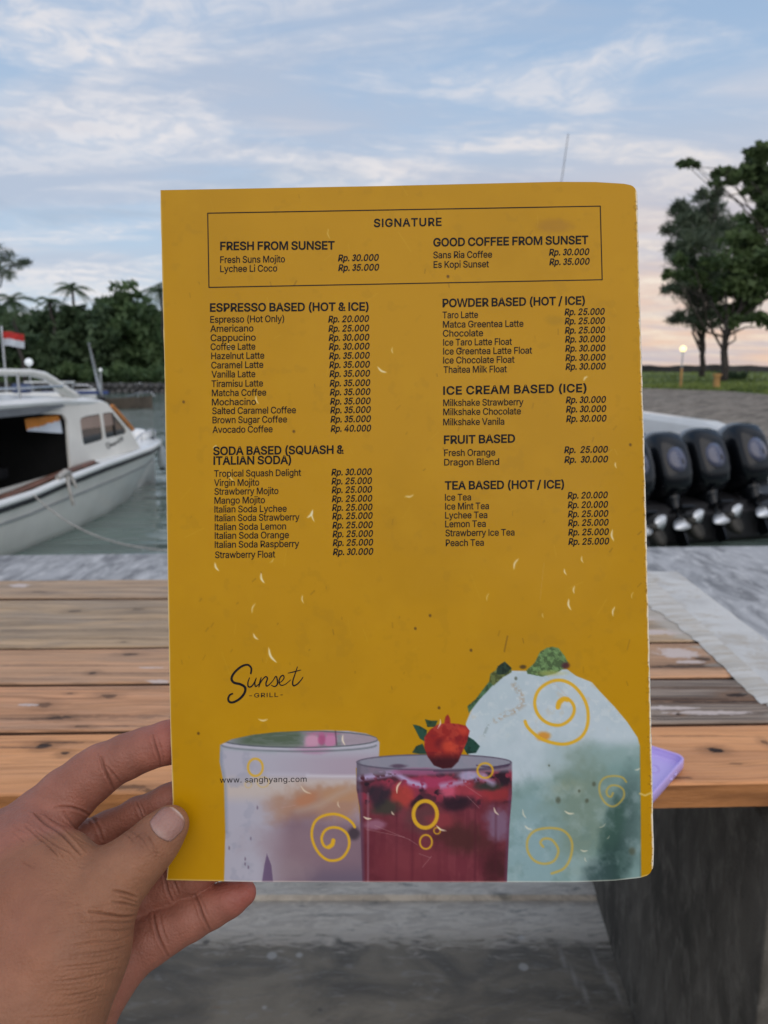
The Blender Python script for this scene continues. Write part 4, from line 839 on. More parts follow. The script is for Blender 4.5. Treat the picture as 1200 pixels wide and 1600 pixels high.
# ------------------------------------------------------------------ the menu (a bound, laminated A4 booklet, back cover towards the viewer)
GL = {a: (b, c) for a, b, c in json.loads(r'''[["&",224,["624?5T4A5@4H504S5$5(4V594S5L4U5[4Z6/536E5O6[6<7?6F7G6O7R6S8(6Q846K8=6A8B658D6$8A5R865M8%5R7M6$7;667%894B7M4B6&6D5F7)557C507P5/8%5185568C5@8O5L8W5[9$649&6F9$6U8W7(8O718D7787798(757L7)796P7)5V6=5@6'5;5V595K5;5?5@555G5,5Q5&6#4[604Y6?4[6N5'7.59775F7?5U7D6-7E6@8*6@8(6*8$5Q7P577D5(7=4Y704N6X4E6E4@"]],["(",137,["56675;795K8;6(936F936/845Z745U675Y5B6.4J6F3K6(3K5N475A5$585K"]],[")",137,["4U3K544K5B5C5F675A7452844U9359935P8;6&796,676)5J5Z5$5L47593K"]],["-",227,["7?6J7?6.5B6.5B6J"]],[".",94,["594@504A5(4F5#4N4[4V5#5&5(5.505359545A535I5.5N5&5P4V5N4N5I4F5A4A"]],["/",125,["6E9/5-3U4I3U6)9/"]],["0",227,["6A4?6'4B5J4N585(5+5B5$6)4Z6O5$7<5,8#598=5J8P6'9#6A9'6[9#788P7J8=7W8#8&7<8)6O8&6)7W5B7J5(794N7#4B","6A4[6S5%7(5.745=7<5Q7A617C6O7A747<7M748)7(886S8A6A8D608A5[885O8)5G7M5A745@6O5A615G5Q5O5=5[5.605%"]],["1",227,["5/4B5/5$7Z5$7Z4B","6Z9#6Z4B6:4B6:8>698>547J5483639#"]],["2",227,["5)4B5)4Z6E6B7$7$727:777Q768$718/7)886Y8>6@8D628B6&8>5V865N8-5J7Z5I7L5*7L5,8(548;5@8K5Q8V6+9$6@9'6V9$708V7@8K7L8=7S8+7V7Q7P767?6Q6U6*5U5'5U5%7Z5%7Z4B"]],["3",227,["6=4?6'4A5K4G5:4Q5,5&5#574X5K5@5K5B5?5H555Q5,6#5'6=4[6Z5'7,5.74577:5C7<5Q7:6&75627-6=6Y6E6I6J656L5W6L5W7-7'8>7'8@5,8@5,9#7Q9#7Q8D6:6[6:7'6T7'716Z7C6O7P6?7Y6-7[5Q7Y5<7P5*7C4T714H6U4A"]],["4",227,["4V5>4V5X6K9#729#5?6#5?5Z8-5Z8-5>","7$4B7$5F7$5R7$767B767B4B"]],["5",227,["6?4?6)4A5O4H5?4R525'5*585'5J5F5J5I5?5N556'5'6?4[6M5$6Z5)7,52745=795K7;5Z7961746?7+6J6Y6S6L6Y6=6Z6$6V5I6K5+6N599#7N9#7N8@5T8@5L7.5M7.6)796C7>6S7<7*7778707C7&7M6R7T6D7Y637Z5[7X5C7O5/7B4W714J6V4A"]],["6",227,["6A4?6+4A5P4I5@4V535.5+5C5)5Z5+64516G5N7A6N9#789#5T6S5R6S6#7'62706E746[72757*7D6X7P6H7W657Y5X7W5A7O5-7B4V724I6W4A","6A4Z6O5#6[5(7,51745<795I7;5X796.746;7,6F6[6N6O6S6A6U636S6'6N5V6F5N6;5I6.5G5X5I5I5N5<5V516'5(635#"]],["7",227,["594B798>798@5(8@5(9#7Z9#7Z8>5[4B"]],["8",227,["6A4?6)4A5M4H5;4S5.5(5&595#5M5%6#5*62516>5<6I5H6P5U6T5U6U5D7$57715/7B5,7U5/8/568?5B8M5R8W6,9%6A9'6V9%708W7@8M7L8?7S8/7V7U7S7B7K717>7$7-6U7-6T7;6P7G6I7Q6>7Y628%6#8&5M8$597T5(7G4S754H6Y4A","6A4[6Q5#7%5'705.78577>5B7?5N7>6#786.70687$6?6P6D6A6F626D6%6?5R685J6.5D6#5C5N5D5B5I575R5.6$5'615#","6A7(6Y7-7)74717<757G777S758&71807*886Z8?6A8D6)8?5X885Q805M8&5K7S5M7G5Q7<5X746)7-"]],["9",227,["6A9'6W9$728U7B8H7O877W8#7Y7D7W727Q6W756$644B5J4B7.6L716L7'6?6P656=616'645N6;5>6G526V5+715)7G5+8$53885@8I5P8U6+9$","6A8D638B6'8=5V855N8*5I7V5H7G5I785N7+5V6Y6'6Q636K6A6J6O6K6[6Q7,6Y747*79777;7F797U748*7-856[8=6O8B"]],["A",240,["4J4B659#6Z9#8E4B8$4B7'7.6T7Q6D8M6K8M6:7P6/7.544B","5@5P5@637P637P5P"]],["B",228,["5'4B5'9#6I9#7(8Z7;8S7K8I7U8;8#8+8%7R8$7C7X777I7&746U746S7A6Q7M6K7W6B8'668-6&8/5M8-5;8&5*7T4V7C4K7.4D6K4B","5G5&6J5&7+5(7<517F5>7I5M7G5Z7B6,7:66706=7#6B6L6C5G6C","5G7&6G7&7'7+7172797:7=7E7?7Q7<8(73847$8=6H8@5G8@"]],["C",255,["6V4?674C5T4N5=5)5,5C4Z6*4V6O4Z7<5,8#5=8=5T8P679#6V9'7A8Z7Q8S8'8J848>8>8/8F7X8J7E8*7E7Z8#7J84758>6V8B6?8?6,865T8(5G7M5?745=6O5?615H5Q5T5>6,5/6@5&6V5#755'7J517Z5B8*5Y8J5Y8F5G8>56845(8'4U7R4K7A4D704@"]],["D",251,["6=4B594B595&6;5&6X5(76517H5@7T5T8#638&6P8#737U7K7H8&77846Z8=6>8@588@589#6A9#7*8Y7G8M8&8;877[8A7;8E6P8A6+875D8%5+7F4Q7(4F","5G9#5G4B5'4B5'9#"]],["E",209,["5'4B5'9#7Q9#7Q8@5G8@5G7&7I7&7I6B5G6B5G5&7S5&7S4B"]],["F",205,["5'4B5'9#7P9#7P8@5G8@5G6[7D6[7D6?5G6?5G4B"]],["G",260,["6V4?664C5T4O5=5)5,5C4Z6*4V6O4Z7<5,8#5=8=5S8P669#6T9'7/9%7A8Z7R8S8(8I848<8?8.8F7W8K7E8*7E7Y8#7I83758>6U8B6?8?6,865T8(5G7M5?745=6O5?615H5Q5T5>6,5/6@5&6V5#725&7C5-7R588$5G8+5Y8-6587647$647$6P8M6P8M648J5P8?568/4[7S4K7:4B"]],["H",258,["5'4B5'9#5G9#5G7'7[7'7[9#8B9#8B4B7[4B7[6D5G6D5G4B"]],["I",92,["5'4B5'9#5G9#5G4B"]],["K",233,["5=5R5=6<5O6S6'7/6:7C7M9#8>9#6D6Z6B6Z","5'4B5'9#5G9#5G7>5G6@5G615G4B","7Q4B6.6R6B728>4B"]],["L",196,["5'4B5'9#5G9#5G5&7L5&7L4B"]],["M",314,["5'4B5'9#5U9#6[6.7'5X7-5F7353784Z714Z76527<5F7B5X7G6.8L9#9A9#9A4B8Z4B8Z7(8Z7:8[7O8[8-8[8C9%8C8W8+8O7L8H788B7(7B4B7&4B6%7(5Y775Q7L5J8*5A8C5D8C5E8.5E7Q5F7;5F7(5F4B"]],["N",262,["5'4B5'9#5M9#7C6+7L5T7Y5>8-5$8(5$8&5?8&5X8%618%9#8F9#8F4B7X4B657(6)7<5S7V5?8@5E8A5F7W5G7;5G7(5G4B"]],["O",267,["6U4?674C5T4N5=5)5,5C4Z6*4V6O4Z7<5,8#5=8=5T8P679#6U9'7;9#7W8P858=8F8#8Q7<8U6O8Q6*8F5C855)7W4N7;4C","6U5#725&7F5/7V5=8*5Q8261856O82748*7M7V8(7F86728?6U8B6@8?6,865T8(5H7M5?745=6O5?615H5Q5T5=6,5/6@5&"]],["P",222,["5'4B5'9#6F9#7'8Z7=8R7N8E7Z858(7Z8*7E8(7/7Z6U7N6D7=687'606F6-5@6-5@6I6D6I6V6K7,6P766X7>7*7B777C7E7B7S7>8'76817+896V8>6D8@5G8@5G4B"]],["Q",267,["6K5Y735Y7P537W5)8H4*8&4*7D4O7=4Y","6U4?674C5T4N5=5)5,5C4Z6*4V6O4Z7<5,8#5=8=5T8P679#6U9'7;9#7W8P858=8F8#8Q7<8U6O8Q6*8F5C855)7W4N7;4C","6U5#725&7F5/7V5=8*5Q8261856O82748*7M7V8(7F86728?6U8B6@8?6,865T8(5H7M5?745=6O5?615H5Q5T5=6,5/6@5&"]],["R",224,["5'4B5'9#6F9#7(8Z7>8R7N8F7Z878(8$8+7G8(717Z6X7N6H7=6=7(656F635963596P6E6P6W6Q7,6U777$7>7-7B797D7G7B7U7>8(76827,8:6V8>6D8@5G8@5G4B","7H4B6C6C7.6C844B"]],["S",223,["6@4>6&4@5I4G574Q5)5'4Y594U5M5=5M5@5@5G555P5,6#5&6@4[6P5#7&5'725.7<577B5B7D5O7B5Z7=6)7+666J6?6,6H5I6R547(5'7:5#7Q5&8,5.8>5<8L5N8W6*9%6B9'6Y9%758W7F8L7T8>8#8.8&7T7@7T7:8,7.896V8A6@8C618B6$8>5R885I8/5D8%5C7S5E7G5J7>6%716:7*6T7#736T7J6G8#638(6%8*5N8'5;7X5)7K4S794G6[4@"]],["T",224,["4R8@4R9#8.9#8.8@6P8@6P4B604B608@"]],["U",259,["6Q4>654A5V4J5B4X53515*5G5'6'5'9#5G9#5G6)5I5Q5O5B5Y556.5+6>5%6Q5#7,5%7<5+7J557S5B7Y5Q7[6)7[9#8C9#8C6'8@5G86518'4X7M4J744A"]],["V",240,["664B4J9#539#60676<5N6L4Q6E4Q6U5N7(678#9#8E9#6[4B"]],["W",343,["5W4B4J9#529#5[626(5R6-58624V6/4V64586:5R6@62709#7U9#8E628K5R8Q588W4V8R4V8W589$5R9*629S9#:;9#9.4B8B4B7O787G7[7?8K7F8K7>8#76786C4B"]],["a",195,["5Y4>5H4?584D5+4M4Z4X4S5.4Q5?4S5N4X5Y5&6*50615H696)6>6E6A6U6E6X6I6Z6O6Z6P6U7+6H78627<5T785D7-5;6Y4V7)5&78507D5=7M5K7S617W6G7U7&7K707C78777>7(7?6N7?4B6Z4B6Z5#6X5#6N4N6<4C","6%4Y654Z6B5&6L5.6T586X5B6Z5N6Z6/6R6+6D6(646&6(6$5L5X5=5O585G575=5<5-5J5#"]],["b",212,["6C4>634?6&4D5N4R5D5&5A5&5A4B5#4B5#9#5B9#5B775D775N7D6&7Q627V6C7W6Y7T737K7D7=7P7)7X6J7Z6.7X5K7P537D4Y744J6Y4A","6>4Y6N5#7#5*7-55755C7:5T7;6/7:6B756S7-7(7#736N7:6>7<6.7:5Z735O7(5G6S5C6B5A6/5C5T5H5C5O545Z5)6.5#"]],["c",198,["684>5X4A5C4J524Y5%544V5K4S6.4V6J5%7)527<5C7K5X7T687W6R7T707I7A787L6Z7.6S7(7(6W726I79687<6&795R725G7'5?6Q5;6@596.5;5T5?5D5G555R5*6&5#684Y6I5#6W5*7)557/5D7L5<7B5%704M6R4B"]],["d",212,["624>5T4A5A4J514Y5$534V5K4S6.4V6J5$7)517=5A7K5T7T627W6B7V6N7Q7'7D70777277729#7Q9#7Q4B734B735&705&7&4R6N4D6B4?","664Y6F5#6T5)7%547-5C715T736/716B7-6S7%7(6T736F7:667<6&7:5Q735G7(5?6S5;6B596/5;5T5?5C5G555R5*6&5#"]],["e",202,["6:4>5Y4A5C4J524Y5%534V5K4S6-4V6I5%7(517<5C7K5W7T677W6U7R7*7K777A7A747J7$7O6I7Q617Q6%5.6%5.6>7@6>7265706G7,6V7$7*6S746F7:677<6'7:5R745G7*5?6W5;6I5969596)5;5N5@5>5I515U5(6*4[6:4Y6O5#7&5-705>7M567H5)7?4V734L7$4D6M4?"]],["f",127,["6B7U6B7;4E7;4E7U","514B5186538E598Q5B8Z5M9(6.9.6?9,6I9)6B8H6;8J618K6%8I5V8D5Q8;5P8/5P4B"]],["g",213,["67306$315L35523D4[3X5<4.5F3Z5V3O673J6L3M7$3U7/4+734?735+705+7&4W6N4J6B4F614D5U4G5A4O515$5%564V5M4S604V6K5$7*517=5A7K5U7T627W6B7V6O7Q7'7D71767476747U7Q7U7Q4>7N4'7F3N793@7(376M32","665'6F5)6T5/7%587-5F725V7360726C7-6T7%7)6T736G7:667<6&7:5R735G7(5?6S5;6C59605;5W5?5F5G595R5/6&5)"]],["h",205,["5B6A5B4B5#4B5#9#5B9#5B7'5<7'5G7=5U7L6.7T6B7W6T7U7+7O787E7A777H7%7J6H7J4B7+4B7+6F7(6Y6X7/6K78697<6,7:5Y765P7.5H7$5C6Q"]],["i",83,["5#4B5#7U5B7U5B4B","538;5+8=5$8A4X8H4W8P4X8W5$9%5+9)539+5;9)5B9%5G8W5H8P5G8H5B8A5;8="]],["j",83,["5#7U5B7U5B435@4#5<3N543C5)3:4U354D344=344=3P4C3P4N3Q4V3W4[4'5#43","538;5+8=5$8A4X8H4V8P4X8W5$9%5+9)539+5;9)5B9%5F8W5H8P5F8H5B8A5;8="]],["k",190,["5@5M5@6:5E6:7%7U7K7U6,646)64","5#4B5#9#5B9#5B4B","7*4B5S6-606B7Q4B"]],["l",80,["4Z4B4Z9+5@9+5@4B"]],["m",305,["5#4B5#7U5A7U5A7+5?7+5D795K7D6&7S6>7X6Q7U7'7K717=777*737*78777@7C7U7R887X8H7V8W7Q9*7H937;997+9;6P9;4B8V4B8V6O8S7(8J738>7:8/7<8#7;7R777D7(7?6L7?4B6Y4B6Y6R6V7'6N736C7:647<5X775O715H7(5C6U5B6G5B4B"]],["n",205,["5B6A5B4B5#4B5#7U5A7U5A7'5<7'5G7=5U7L6.7T6B7W6T7U7*7O777E7A777G7%7J6H7J4B7+4B7+6F7(6Y6X7/6K78697<6,7:5Y765P7.5H7$5C6Q"]],["o",208,["684>5X4A5C4J524Y5%544V5K4S6.4V6J5%7)527<5C7K5X7T687W6P7T7,7K7>7<7K7)7S6J7V6.7S5K7K547>4Y7,4J6P4A","684Y6I5#6W5*7)55715D755T776.756@716Q7)7'6W726I79687<6&795R725G7'5?6Q5;6@596.5;5T5?5D5G555R5*6&5#"]],["p",212,["5#345#7U5A7U5A775D775N7D6&7Q627V6C7W6Y7T737K7D7=7P7)7X6J7Z6.7X5K7P537D4Y744J6Y4A6C4>634?6&4D5N4R5D5&5B5&5B34","6>4Y6N5#7#5*7-55755C7:5T7;6/7:6B756S7-7(7#736N7:6>7<6.7:5Z735O7(5G6S5C6B5A6/5C5T5H5C5O545Z5)6.5#"]],["q",212,["7Q347234725&705&7&4R6N4D6B4?624>5T4A5A4J514Y5$534V5K4S6.4V6J5$7)517=5A7K5T7T627W6B7V6N7Q7'7D70777377737U7Q7U","664Y6F5#6T5)7%547-5C715T736/716B7-6S7%7(6T736F7:667<6&7:5Q735G7(5?6S5;6B596/5;5T5?5C5G555R5*6&5#"]],["r",130,["5#4B5#7U5A7U5A775C775J7D5U7O6*7U6;7W6C7W6J7W6J786C79677:6+785Y745O7.5H7%5C6S5B6F5B4B"]],["s",182,["6+4>5Q4?5A4D534K5(4U4Y5)4T58585>5>515G5'5T4[6+4Y6<4[6J5(6S516V5<6T5E6O5M6F5S6:5W5T6%5=6-5-685$6G4Y6Y5#7/5*7=547H5C7P5S7U6.7W6@7V6O7Q7#7J7,7A797(6V6[6Q7,6I756>7;6.7=5W7;5J755B7-5?6[5A6Q5G6J6&6?6C696Y61706&795P7=5>7:5.734Z7(4N6R4E6@4@"]],["t",114,["667U667;4E7;4E7U","5)8J5H8J5H5:5I5/5M5(5T5#6%4[6-5#655$6;4C604A6$4@5G4C574M5-5#5)57"]],["u",205,["6+4?5R4A5B4G554Q5,5&5%585#5N5#7U5B7U5B5Q5E5=5M5.5[5%644[6A5$6M5(6V5/7%597)5F7+5U7+7U7J7U7J4B7,4B7,5771577&4Y6Q4J6?4B"]],["v",195,["5Z4B4K7U537U6#5W6-54674L6,4L65546@5W7/7U7Q7U6A4B"]],["w",284,["5N4B4M7U557U5L6;5V5M6(4W5[4W6-5L676;6N7U757U7L6;7V5M8'4W7[4W8,5M876;8N7U957U854B7O4B766&7/6@7(7#6Z7@7(7@6Z7#6S6@6L6&634B"]],["y",195,["4Z365(3P5-3O5=3O5J3V5T405Z4A4K7U537U6#5W6-54674L6,4L65546@5W707U7Q7U664%6(3E5O3757325)33"]],["z",190,["4W4B4W4Y6O776O784Z784Z7U7=7U7=7<5H5'5H5%7@5%7@4B"]],[" ",94,[]]]''')}
def dec(s_):
    v = [(ord(s_[i]) - 35) * 57 + ord(s_[i + 1]) - 35 - 1000 for i in range(0, len(s_), 2)]; return np.array(v, float).reshape(-1, 2)
MD = 0.335
def mdepth(x, y):
    x = np.asarray(x, float); y = np.asarray(y, float)
    d = MD + 0.0062 * np.clip((x - 860) / 155, 0, 1.3) ** 2 + 0.0006 * np.sin((x - 250) / 260 + y / 420) + 0.0004 * np.sin(x / 95 + 1.3) * np.sin(y / 130)
    d = d + 0.0010 * np.clip((330 - x) / 80, 0, 1) * np.clip((y - 1150) / 200, 0, 1)
    return d
def PM(x, y, off=0.0):
    x = np.asarray(x, float); y = np.asarray(y, float); d = mdepth(x, y) + off
    return EYE + (RT * ((x - 600) / FPX)[..., None] + UP * ((800 - y) / FPX)[..., None] + FW) * d[..., None]
XLy = [(290, 250), (600, 257.5), (900, 262), (1130, 266), (1250, 270), (1300, 267), (1378, 260)]
XRy = [(284, 995), (500, 1000.5), (750, 1008), (1000, 1014), (1200, 1018.5), (1330, 1021), (1378, 1020)]
YTx = [(250, 297), (600, 290.5), (870, 284), (930, 284.3), (975, 287), (997, 291.5)]
YBx = [(260, 1375), (400, 1378), (700, 1378.5), (900, 1378.5), (960, 1376), (1000, 1371.5), (1021, 1365)]
def ipa(tab, v): a, b = zip(*tab); return np.interp(v, a, b)
def page_xy(S, T, rough=True):
    """page fractions (across, down) to layout coordinates"""
    x = 250 + 748 * S; y = 290 + 1086 * T
    for _ in range(3):
        y = ipa(YTx, x) + (ipa(YBx, x) - ipa(YTx, x)) * T; x0 = ipa(XLy, y); x1 = ipa(XRy, y)
        if rough: x1 = x1 + 1.3 * (vnoise(y * 0.11, y * 0, 3, 3) - .5) + 1.0 * (vnoise(y * .5, y * 0 + 5, 4, 2) - .5); x0 = x0 + 0.8 * (vnoise(y * 0.05, y * 0 + 9, 6, 2) - .5)
        x = x0 + (x1 - x0) * S
    # rounded outer corners
    for cy, sg in ((0.0, 1), (1.0, -1)):
        dx = np.clip((S - 0.987) / 0.013, 0, 1); dt = np.abs(T - cy); k = np.clip(1 - dt / 0.012, 0, 1)
        x = x - 5.5 * k * k * dx
    return x, y
NX, NY = 540, 790
Sg, Tg = np.meshgrid(np.linspace(0, 1, NX), np.linspace(0, 1, NY)); X, Y = page_xy(Sg, Tg)
def inpoly(P):
    """antialiased-ish polygon mask in layout coordinates"""
    P = np.array(P, float); ins = np.zeros(X.shape, bool); dmin = np.full(X.shape, 1e9); n = len(P)
    bb = (X > P[:, 0].min() - 4) & (X < P[:, 0].max() + 4) & (Y > P[:, 1].min() - 4) & (Y < P[:, 1].max() + 4); x = X[bb]; y = Y[bb]; i_ = np.zeros(x.shape, bool); dm = np.full(x.shape, 1e9)
    for k in range(n):
        a, b = P[k], P[(k + 1) % n]; c = ((a[1] > y) != (b[1] > y)); xx = (b[0] - a[0]) * (y - a[1]) / (b[1] - a[1] + 1e-9) + a[0]; i_ ^= c & (x < xx)
        ab = b - a; t = np.clip(((x - a[0]) * ab[0] + (y - a[1]) * ab[1]) / (ab @ ab + 1e-9), 0, 1); dm = np.minimum(dm, np.hypot(x - a[0] - t * ab[0], y - a[1] - t * ab[1]))
    out = np.zeros(X.shape); out[bb] = np.clip(0.5 + np.where(i_, dm, -dm) / 1.6, 0, 1); return out
def stroke(P, w, soft=0.9, taper=False):
    P = np.array(P, float); out = np.zeros(X.shape); bb = (X > P[:, 0].min() - w - 3) & (X < P[:, 0].max() + w + 3) & (Y > P[:, 1].min() - w - 3) & (Y < P[:, 1].max() + w + 3)
    x = X[bb]; y = Y[bb]; dm = np.full(x.shape, 1e9); n = len(P) - 1
    for k in range(n):
        a, b = P[k], P[k + 1]; ab = b - a; t = np.clip(((x - a[0]) * ab[0] + (y - a[1]) * ab[1]) / (ab @ ab + 1e-9), 0, 1); dd = np.hypot(x - a[0] - t * ab[0], y - a[1] - t * ab[1])
        if taper: u = (k + t) / n; dd = dd + (w / 2) * (1 - np.sin(np.pi * np.clip(u, .04, .96)) ** .7)
        dm = np.minimum(dm, dd)
    out[bb] = np.clip(0.5 - (dm - w / 2) / (2 * soft), 0, 1); return out
def blob(cx, cy, rx, ry, soft=0.4, nz=0.35, seed=1, ang=0.0):
    R_ = max(rx, ry) * (1 + soft + nz) * 1.3 + 3; out = np.zeros(X.shape); bb = (np.abs(X - cx) < R_) & (np.abs(Y - cy) < R_); x = X[bb]; y = Y[bb]
    c, s = math.cos(ang), math.sin(ang); u = ((x - cx) * c + (y - cy) * s) / rx; v = (-(x - cx) * s + (y - cy) * c) / ry
    out[bb] = 1 - sstep(1 - soft, 1 + soft, np.hypot(u, v) + nz * 2 * (vnoise(x * .06 + seed * 3.1, y * .06 + seed * 1.7, 100 + seed, 3, .55) - .5)); return out
def NZ(f, seed, octv=3, fy=None): return vnoise(X * f + seed * 3.1, Y * (fy or f) + seed * 1.7, 100 + seed, octv, 0.55)
IMG = np.zeros(X.shape + (3,)); 
def paint(mask, col, a=1.0):
    global IMG
    col = np.asarray(col, float); IMG += (mask * a)[..., None] * (col - IMG)
def spline(P, k=5):
    P = np.array(P, float); out = []; n = len(P)
    for i in range(n - 1):
        p0, p1, p2, p3 = P[max(i - 1, 0)], P[i], P[i + 1], P[min(i + 2, n - 1)]
        for t in np.arange(0, 1, 1 / k): out.append(0.5 * ((2 * p1) + (-p0 + p2) * t + (2 * p0 - 5 * p1 + 4 * p2 - p3) * t * t + (-p0 + 3 * p1 - 3 * p2 + p3) * t ** 3))
    out.append(P[-1]); return np.array(out)
ellp = lambda cx, cy, rx, ry, a0=0, a1=360, n=30: [(cx + rx * math.cos(math.radians(a)), cy + ry * math.sin(math.radians(a))) for a in np.linspace(a0, a1, n)]
YEL = np.array([157, 118, 4.0])
IMG[:] = YEL
# dirt and handling marks in the print
paint(sstep(.45, .75, NZ(.006, 1, 4)), (150, 113, 10), .6); paint(sstep(.5, .8, NZ(.02, 2, 4)), (161, 123, 14), .35)
paint(sstep(.66, .80, NZ(.05, 3, 3)), (134, 102, 24), .18); paint(blob(865, 352, 26, 10, .6, .4, 4), (132, 96, 40), .5); paint(blob(868, 500, 14, 7, .6, .4, 5), (128, 100, 30), .35)
rs = np.random.default_rng(12)
for _ in range(70):
    x, y = rs.uniform(270, 1000), rs.uniform(300, 1080); a = rs.uniform(-1.9, -.6); l_ = rs.uniform(2, 9); paint(stroke([(x, y), (x + l_ * math.cos(a), y + l_ * math.sin(a))], rs.uniform(.7, 1.5), .8), (88, 62, 20), rs.uniform(.25, .6))
for _ in range(45):
    x, y = rs.uniform(270, 1000), rs.uniform(300, 1080); a = rs.uniform(-2.2, -.4); l_ = rs.uniform(8, 40); paint(stroke([(x, y), (x + l_ * math.cos(a), y + l_ * math.sin(a))], .8, .7), (176, 148, 70), rs.uniform(.15, .4))
for x, y in ((287, 628), (310, 1146), (720, 545), (700, 432), (985, 695), (686, 1106), (672, 962), (459, 674), (736, 1016), (649, 982)): paint(blob(x, y, 2.2, 2.4, .4, .2, 7), (70, 48, 20), .8)
paint(stroke([(788, 1018), (793, 994)], 1.8), (92, 66, 24), .75); paint(stroke([(980, 1015), (984, 1000)], 1.3), (110, 80, 30), .6)

# --- picture 3: green iced drink under a white ice mound (painted first, furthest back)
ice = [(728, 1130), (735, 1112), (748, 1090), (768, 1068), (786, 1052), (800, 1048), (860, 1049), (885, 1045), (900, 1056), (925, 1066), (937, 1080), (960, 1104), (980, 1128), (996, 1152), (1000, 1166), (1001, 1250), (1002, 1381), (790, 1381), (795, 1250), (745, 1240), (728, 1160)]
m3 = inpoly(ice); K = IMG.copy(); IMG[:] = (156, 172, 182)
paint(sstep(.4, .7, NZ(.03, 11, 4)), (140, 160, 170), .4); paint(sstep(.55, .7, NZ(.12, 10, 4)) * sstep(1180, 1120, Y), (170, 182, 188), .5); paint(sstep(.62, .75, NZ(.05, 12, 4)) * sstep(1170, 1100, Y), (160, 160, 150), .5)
paint(sstep(1150, 1176, Y + 14 * (NZ(.03, 13) - .5)) * sstep(820, 940, X), (112, 138, 138), .85)
low = sstep(1190, 1245, Y + 40 * (NZ(.014, 14) - .5) - .28 * (X - 850) * -1 * 0)
paint(low * sstep(1245, 1215, Y * .0 + 1200 + (870 - X) * .6 + 0 * Y), (104, 132, 130), .0)
paint(sstep(.0, 1, sstep(1195, 1235, Y + .25 * (X - 860) + 24 * (NZ(.02, 15) - .5))), (102, 130, 130), .88)
paint(blob(905, 1270, 50, 80, .6, .4, 16), (98, 116, 104), .7); paint(blob(830, 1330, 50, 70, .6, .3, 17), (116, 144, 152), .8)
paint(blob(890, 1230, 24, 14, .6, .4, 18), (118, 132, 116), .5)
paint(blob(962, 1330, 24, 92, .5, .35, 19, .22), (38, 60, 58), .95); paint(blob(985, 1280, 17, 70, .6, .3, 20), (70, 92, 92), .7); paint(blob(960, 1280, 16, 40, .6, .4, 21, .3), (52, 78, 72), .8); paint(blob(935, 1368, 22, 20, .6, .3, 22), (48, 68, 70), .8)
paint(sstep(998, 1001, X), (70, 88, 80), .5); paint(sstep(.55, .80, NZ(.05, 23, 4)) * sstep(1180, 1240, Y), (84, 110, 108), .30); paint(sstep(.5, .8, NZ(.035, 24, 4)), (160, 178, 186), .25)
for x, y, r in ((872, 1250, 4), (928, 1225, 3), (905, 1236, 2), (858, 1196, 1.6), (917, 1251, 3), (806, 1060, 2), (988, 1330, 5)): paint(blob(x, y, r, r * 1.2, .6, .3, 25), (66, 72, 58), .7)
for p_ in ([(803, 1070), (815, 1086), (818, 1100), (806, 1110)], [(804, 1112), (790, 1116), (774, 1126)]): paint(stroke(p_, 5, 4) * sstep(.35, .6, NZ(.3, 26, 2)), (140, 122, 100), .7)
paint(stroke([(765, 1128), (757, 1146), (755, 1150)], 3, 2) * sstep(.4, .6, NZ(.4, 27, 2)), (105, 120, 120), .6)
paint(blob(850, 1150, 11, 8, .4, .3, 28), (176, 120, 40), .9)
fr_ = IMG.copy(); IMG = K; paint(m3, fr_)
M3 = m3.copy()
for pl, c, sd in (([(730, 1102), (744, 1092), (757, 1074), (767, 1062), (770, 1070), (752, 1090), (738, 1110), (731, 1113)], (58, 88, 62), 31), ([(764, 1066), (766, 1052), (774, 1046), (778, 1040), (788, 1033), (801, 1046), (798, 1050), (785, 1058), (770, 1072)], (84, 96, 56), 32), ([(774, 1052), (778, 1040), (788, 1033), (801, 1044), (792, 1052), (782, 1055)], (34, 50, 40), 33),
                  ([(822, 1046), (836, 1034), (843, 1020), (852, 1012), (864, 1010), (872, 1014), (882, 1026), (886, 1036), (882, 1044), (868, 1054), (846, 1056), (824, 1051)], (84, 112, 72), 34)):
    m_ = inpoly([(x + 1.5 * math.sin(x * 1.3), y + 1.5 * math.cos(y * 1.1)) for x, y in pl]); paint(m_, c); paint(m_ * sstep(.45, .6, NZ(.18, sd, 4)), [q_ * .68 for q_ in c], .8); paint(m_ * sstep(.58, .7, NZ(.25, sd + 3, 3)), [q_ * 1.25 for q_ in c], .6); M3 = np.maximum(M3, m_)
paint(blob(884, 1040, 6, 5, .5, .3, 35), (62, 34, 42), .9); paint(blob(817, 1042, 5, 3, .5, .3, 36), (56, 44, 30), .8); paint(blob(862, 1052, 20, 4, .7, .3, 37), (150, 150, 80), .5)

# --- picture 1: layered coffee drink in a wide glass
g1 = [(344, 1164), (343, 1190), (350, 1226), (352, 1300), (350, 1381), (570, 1381), (562, 1270), (556, 1200), (592, 1190), (593, 1160)] + [(588, 1152), (572, 1146), (545, 1142), (510, 1141), (470, 1142), (430, 1144), (395, 1148), (362, 1155)]
m1 = inpoly(g1); K = IMG.copy(); IMG[:] = (146, 148, 162)
lr = sstep(380, 560, X)
paint(sstep(1172, 1190, Y) * lr, (140, 126, 142), .7); paint(sstep(1208, 1222, Y) * sstep(1262, 1236, Y), (164, 156, 150), .8)
paint(blob(500, 1257, 95, 26, .5, .45, 41, -.05) * sstep(380, 450, X), (140, 108, 88), .85); paint(blob(478, 1250, 22, 10, .6, .4, 42, -.5), (150, 104, 78), .8); paint(blob(540, 1240, 34, 12, .5, .4, 43), (150, 118, 92), .8)
paint(stroke([(465, 1268), (500, 1258), (530, 1240), (548, 1232)], 9, 5), (150, 132, 120), .7)
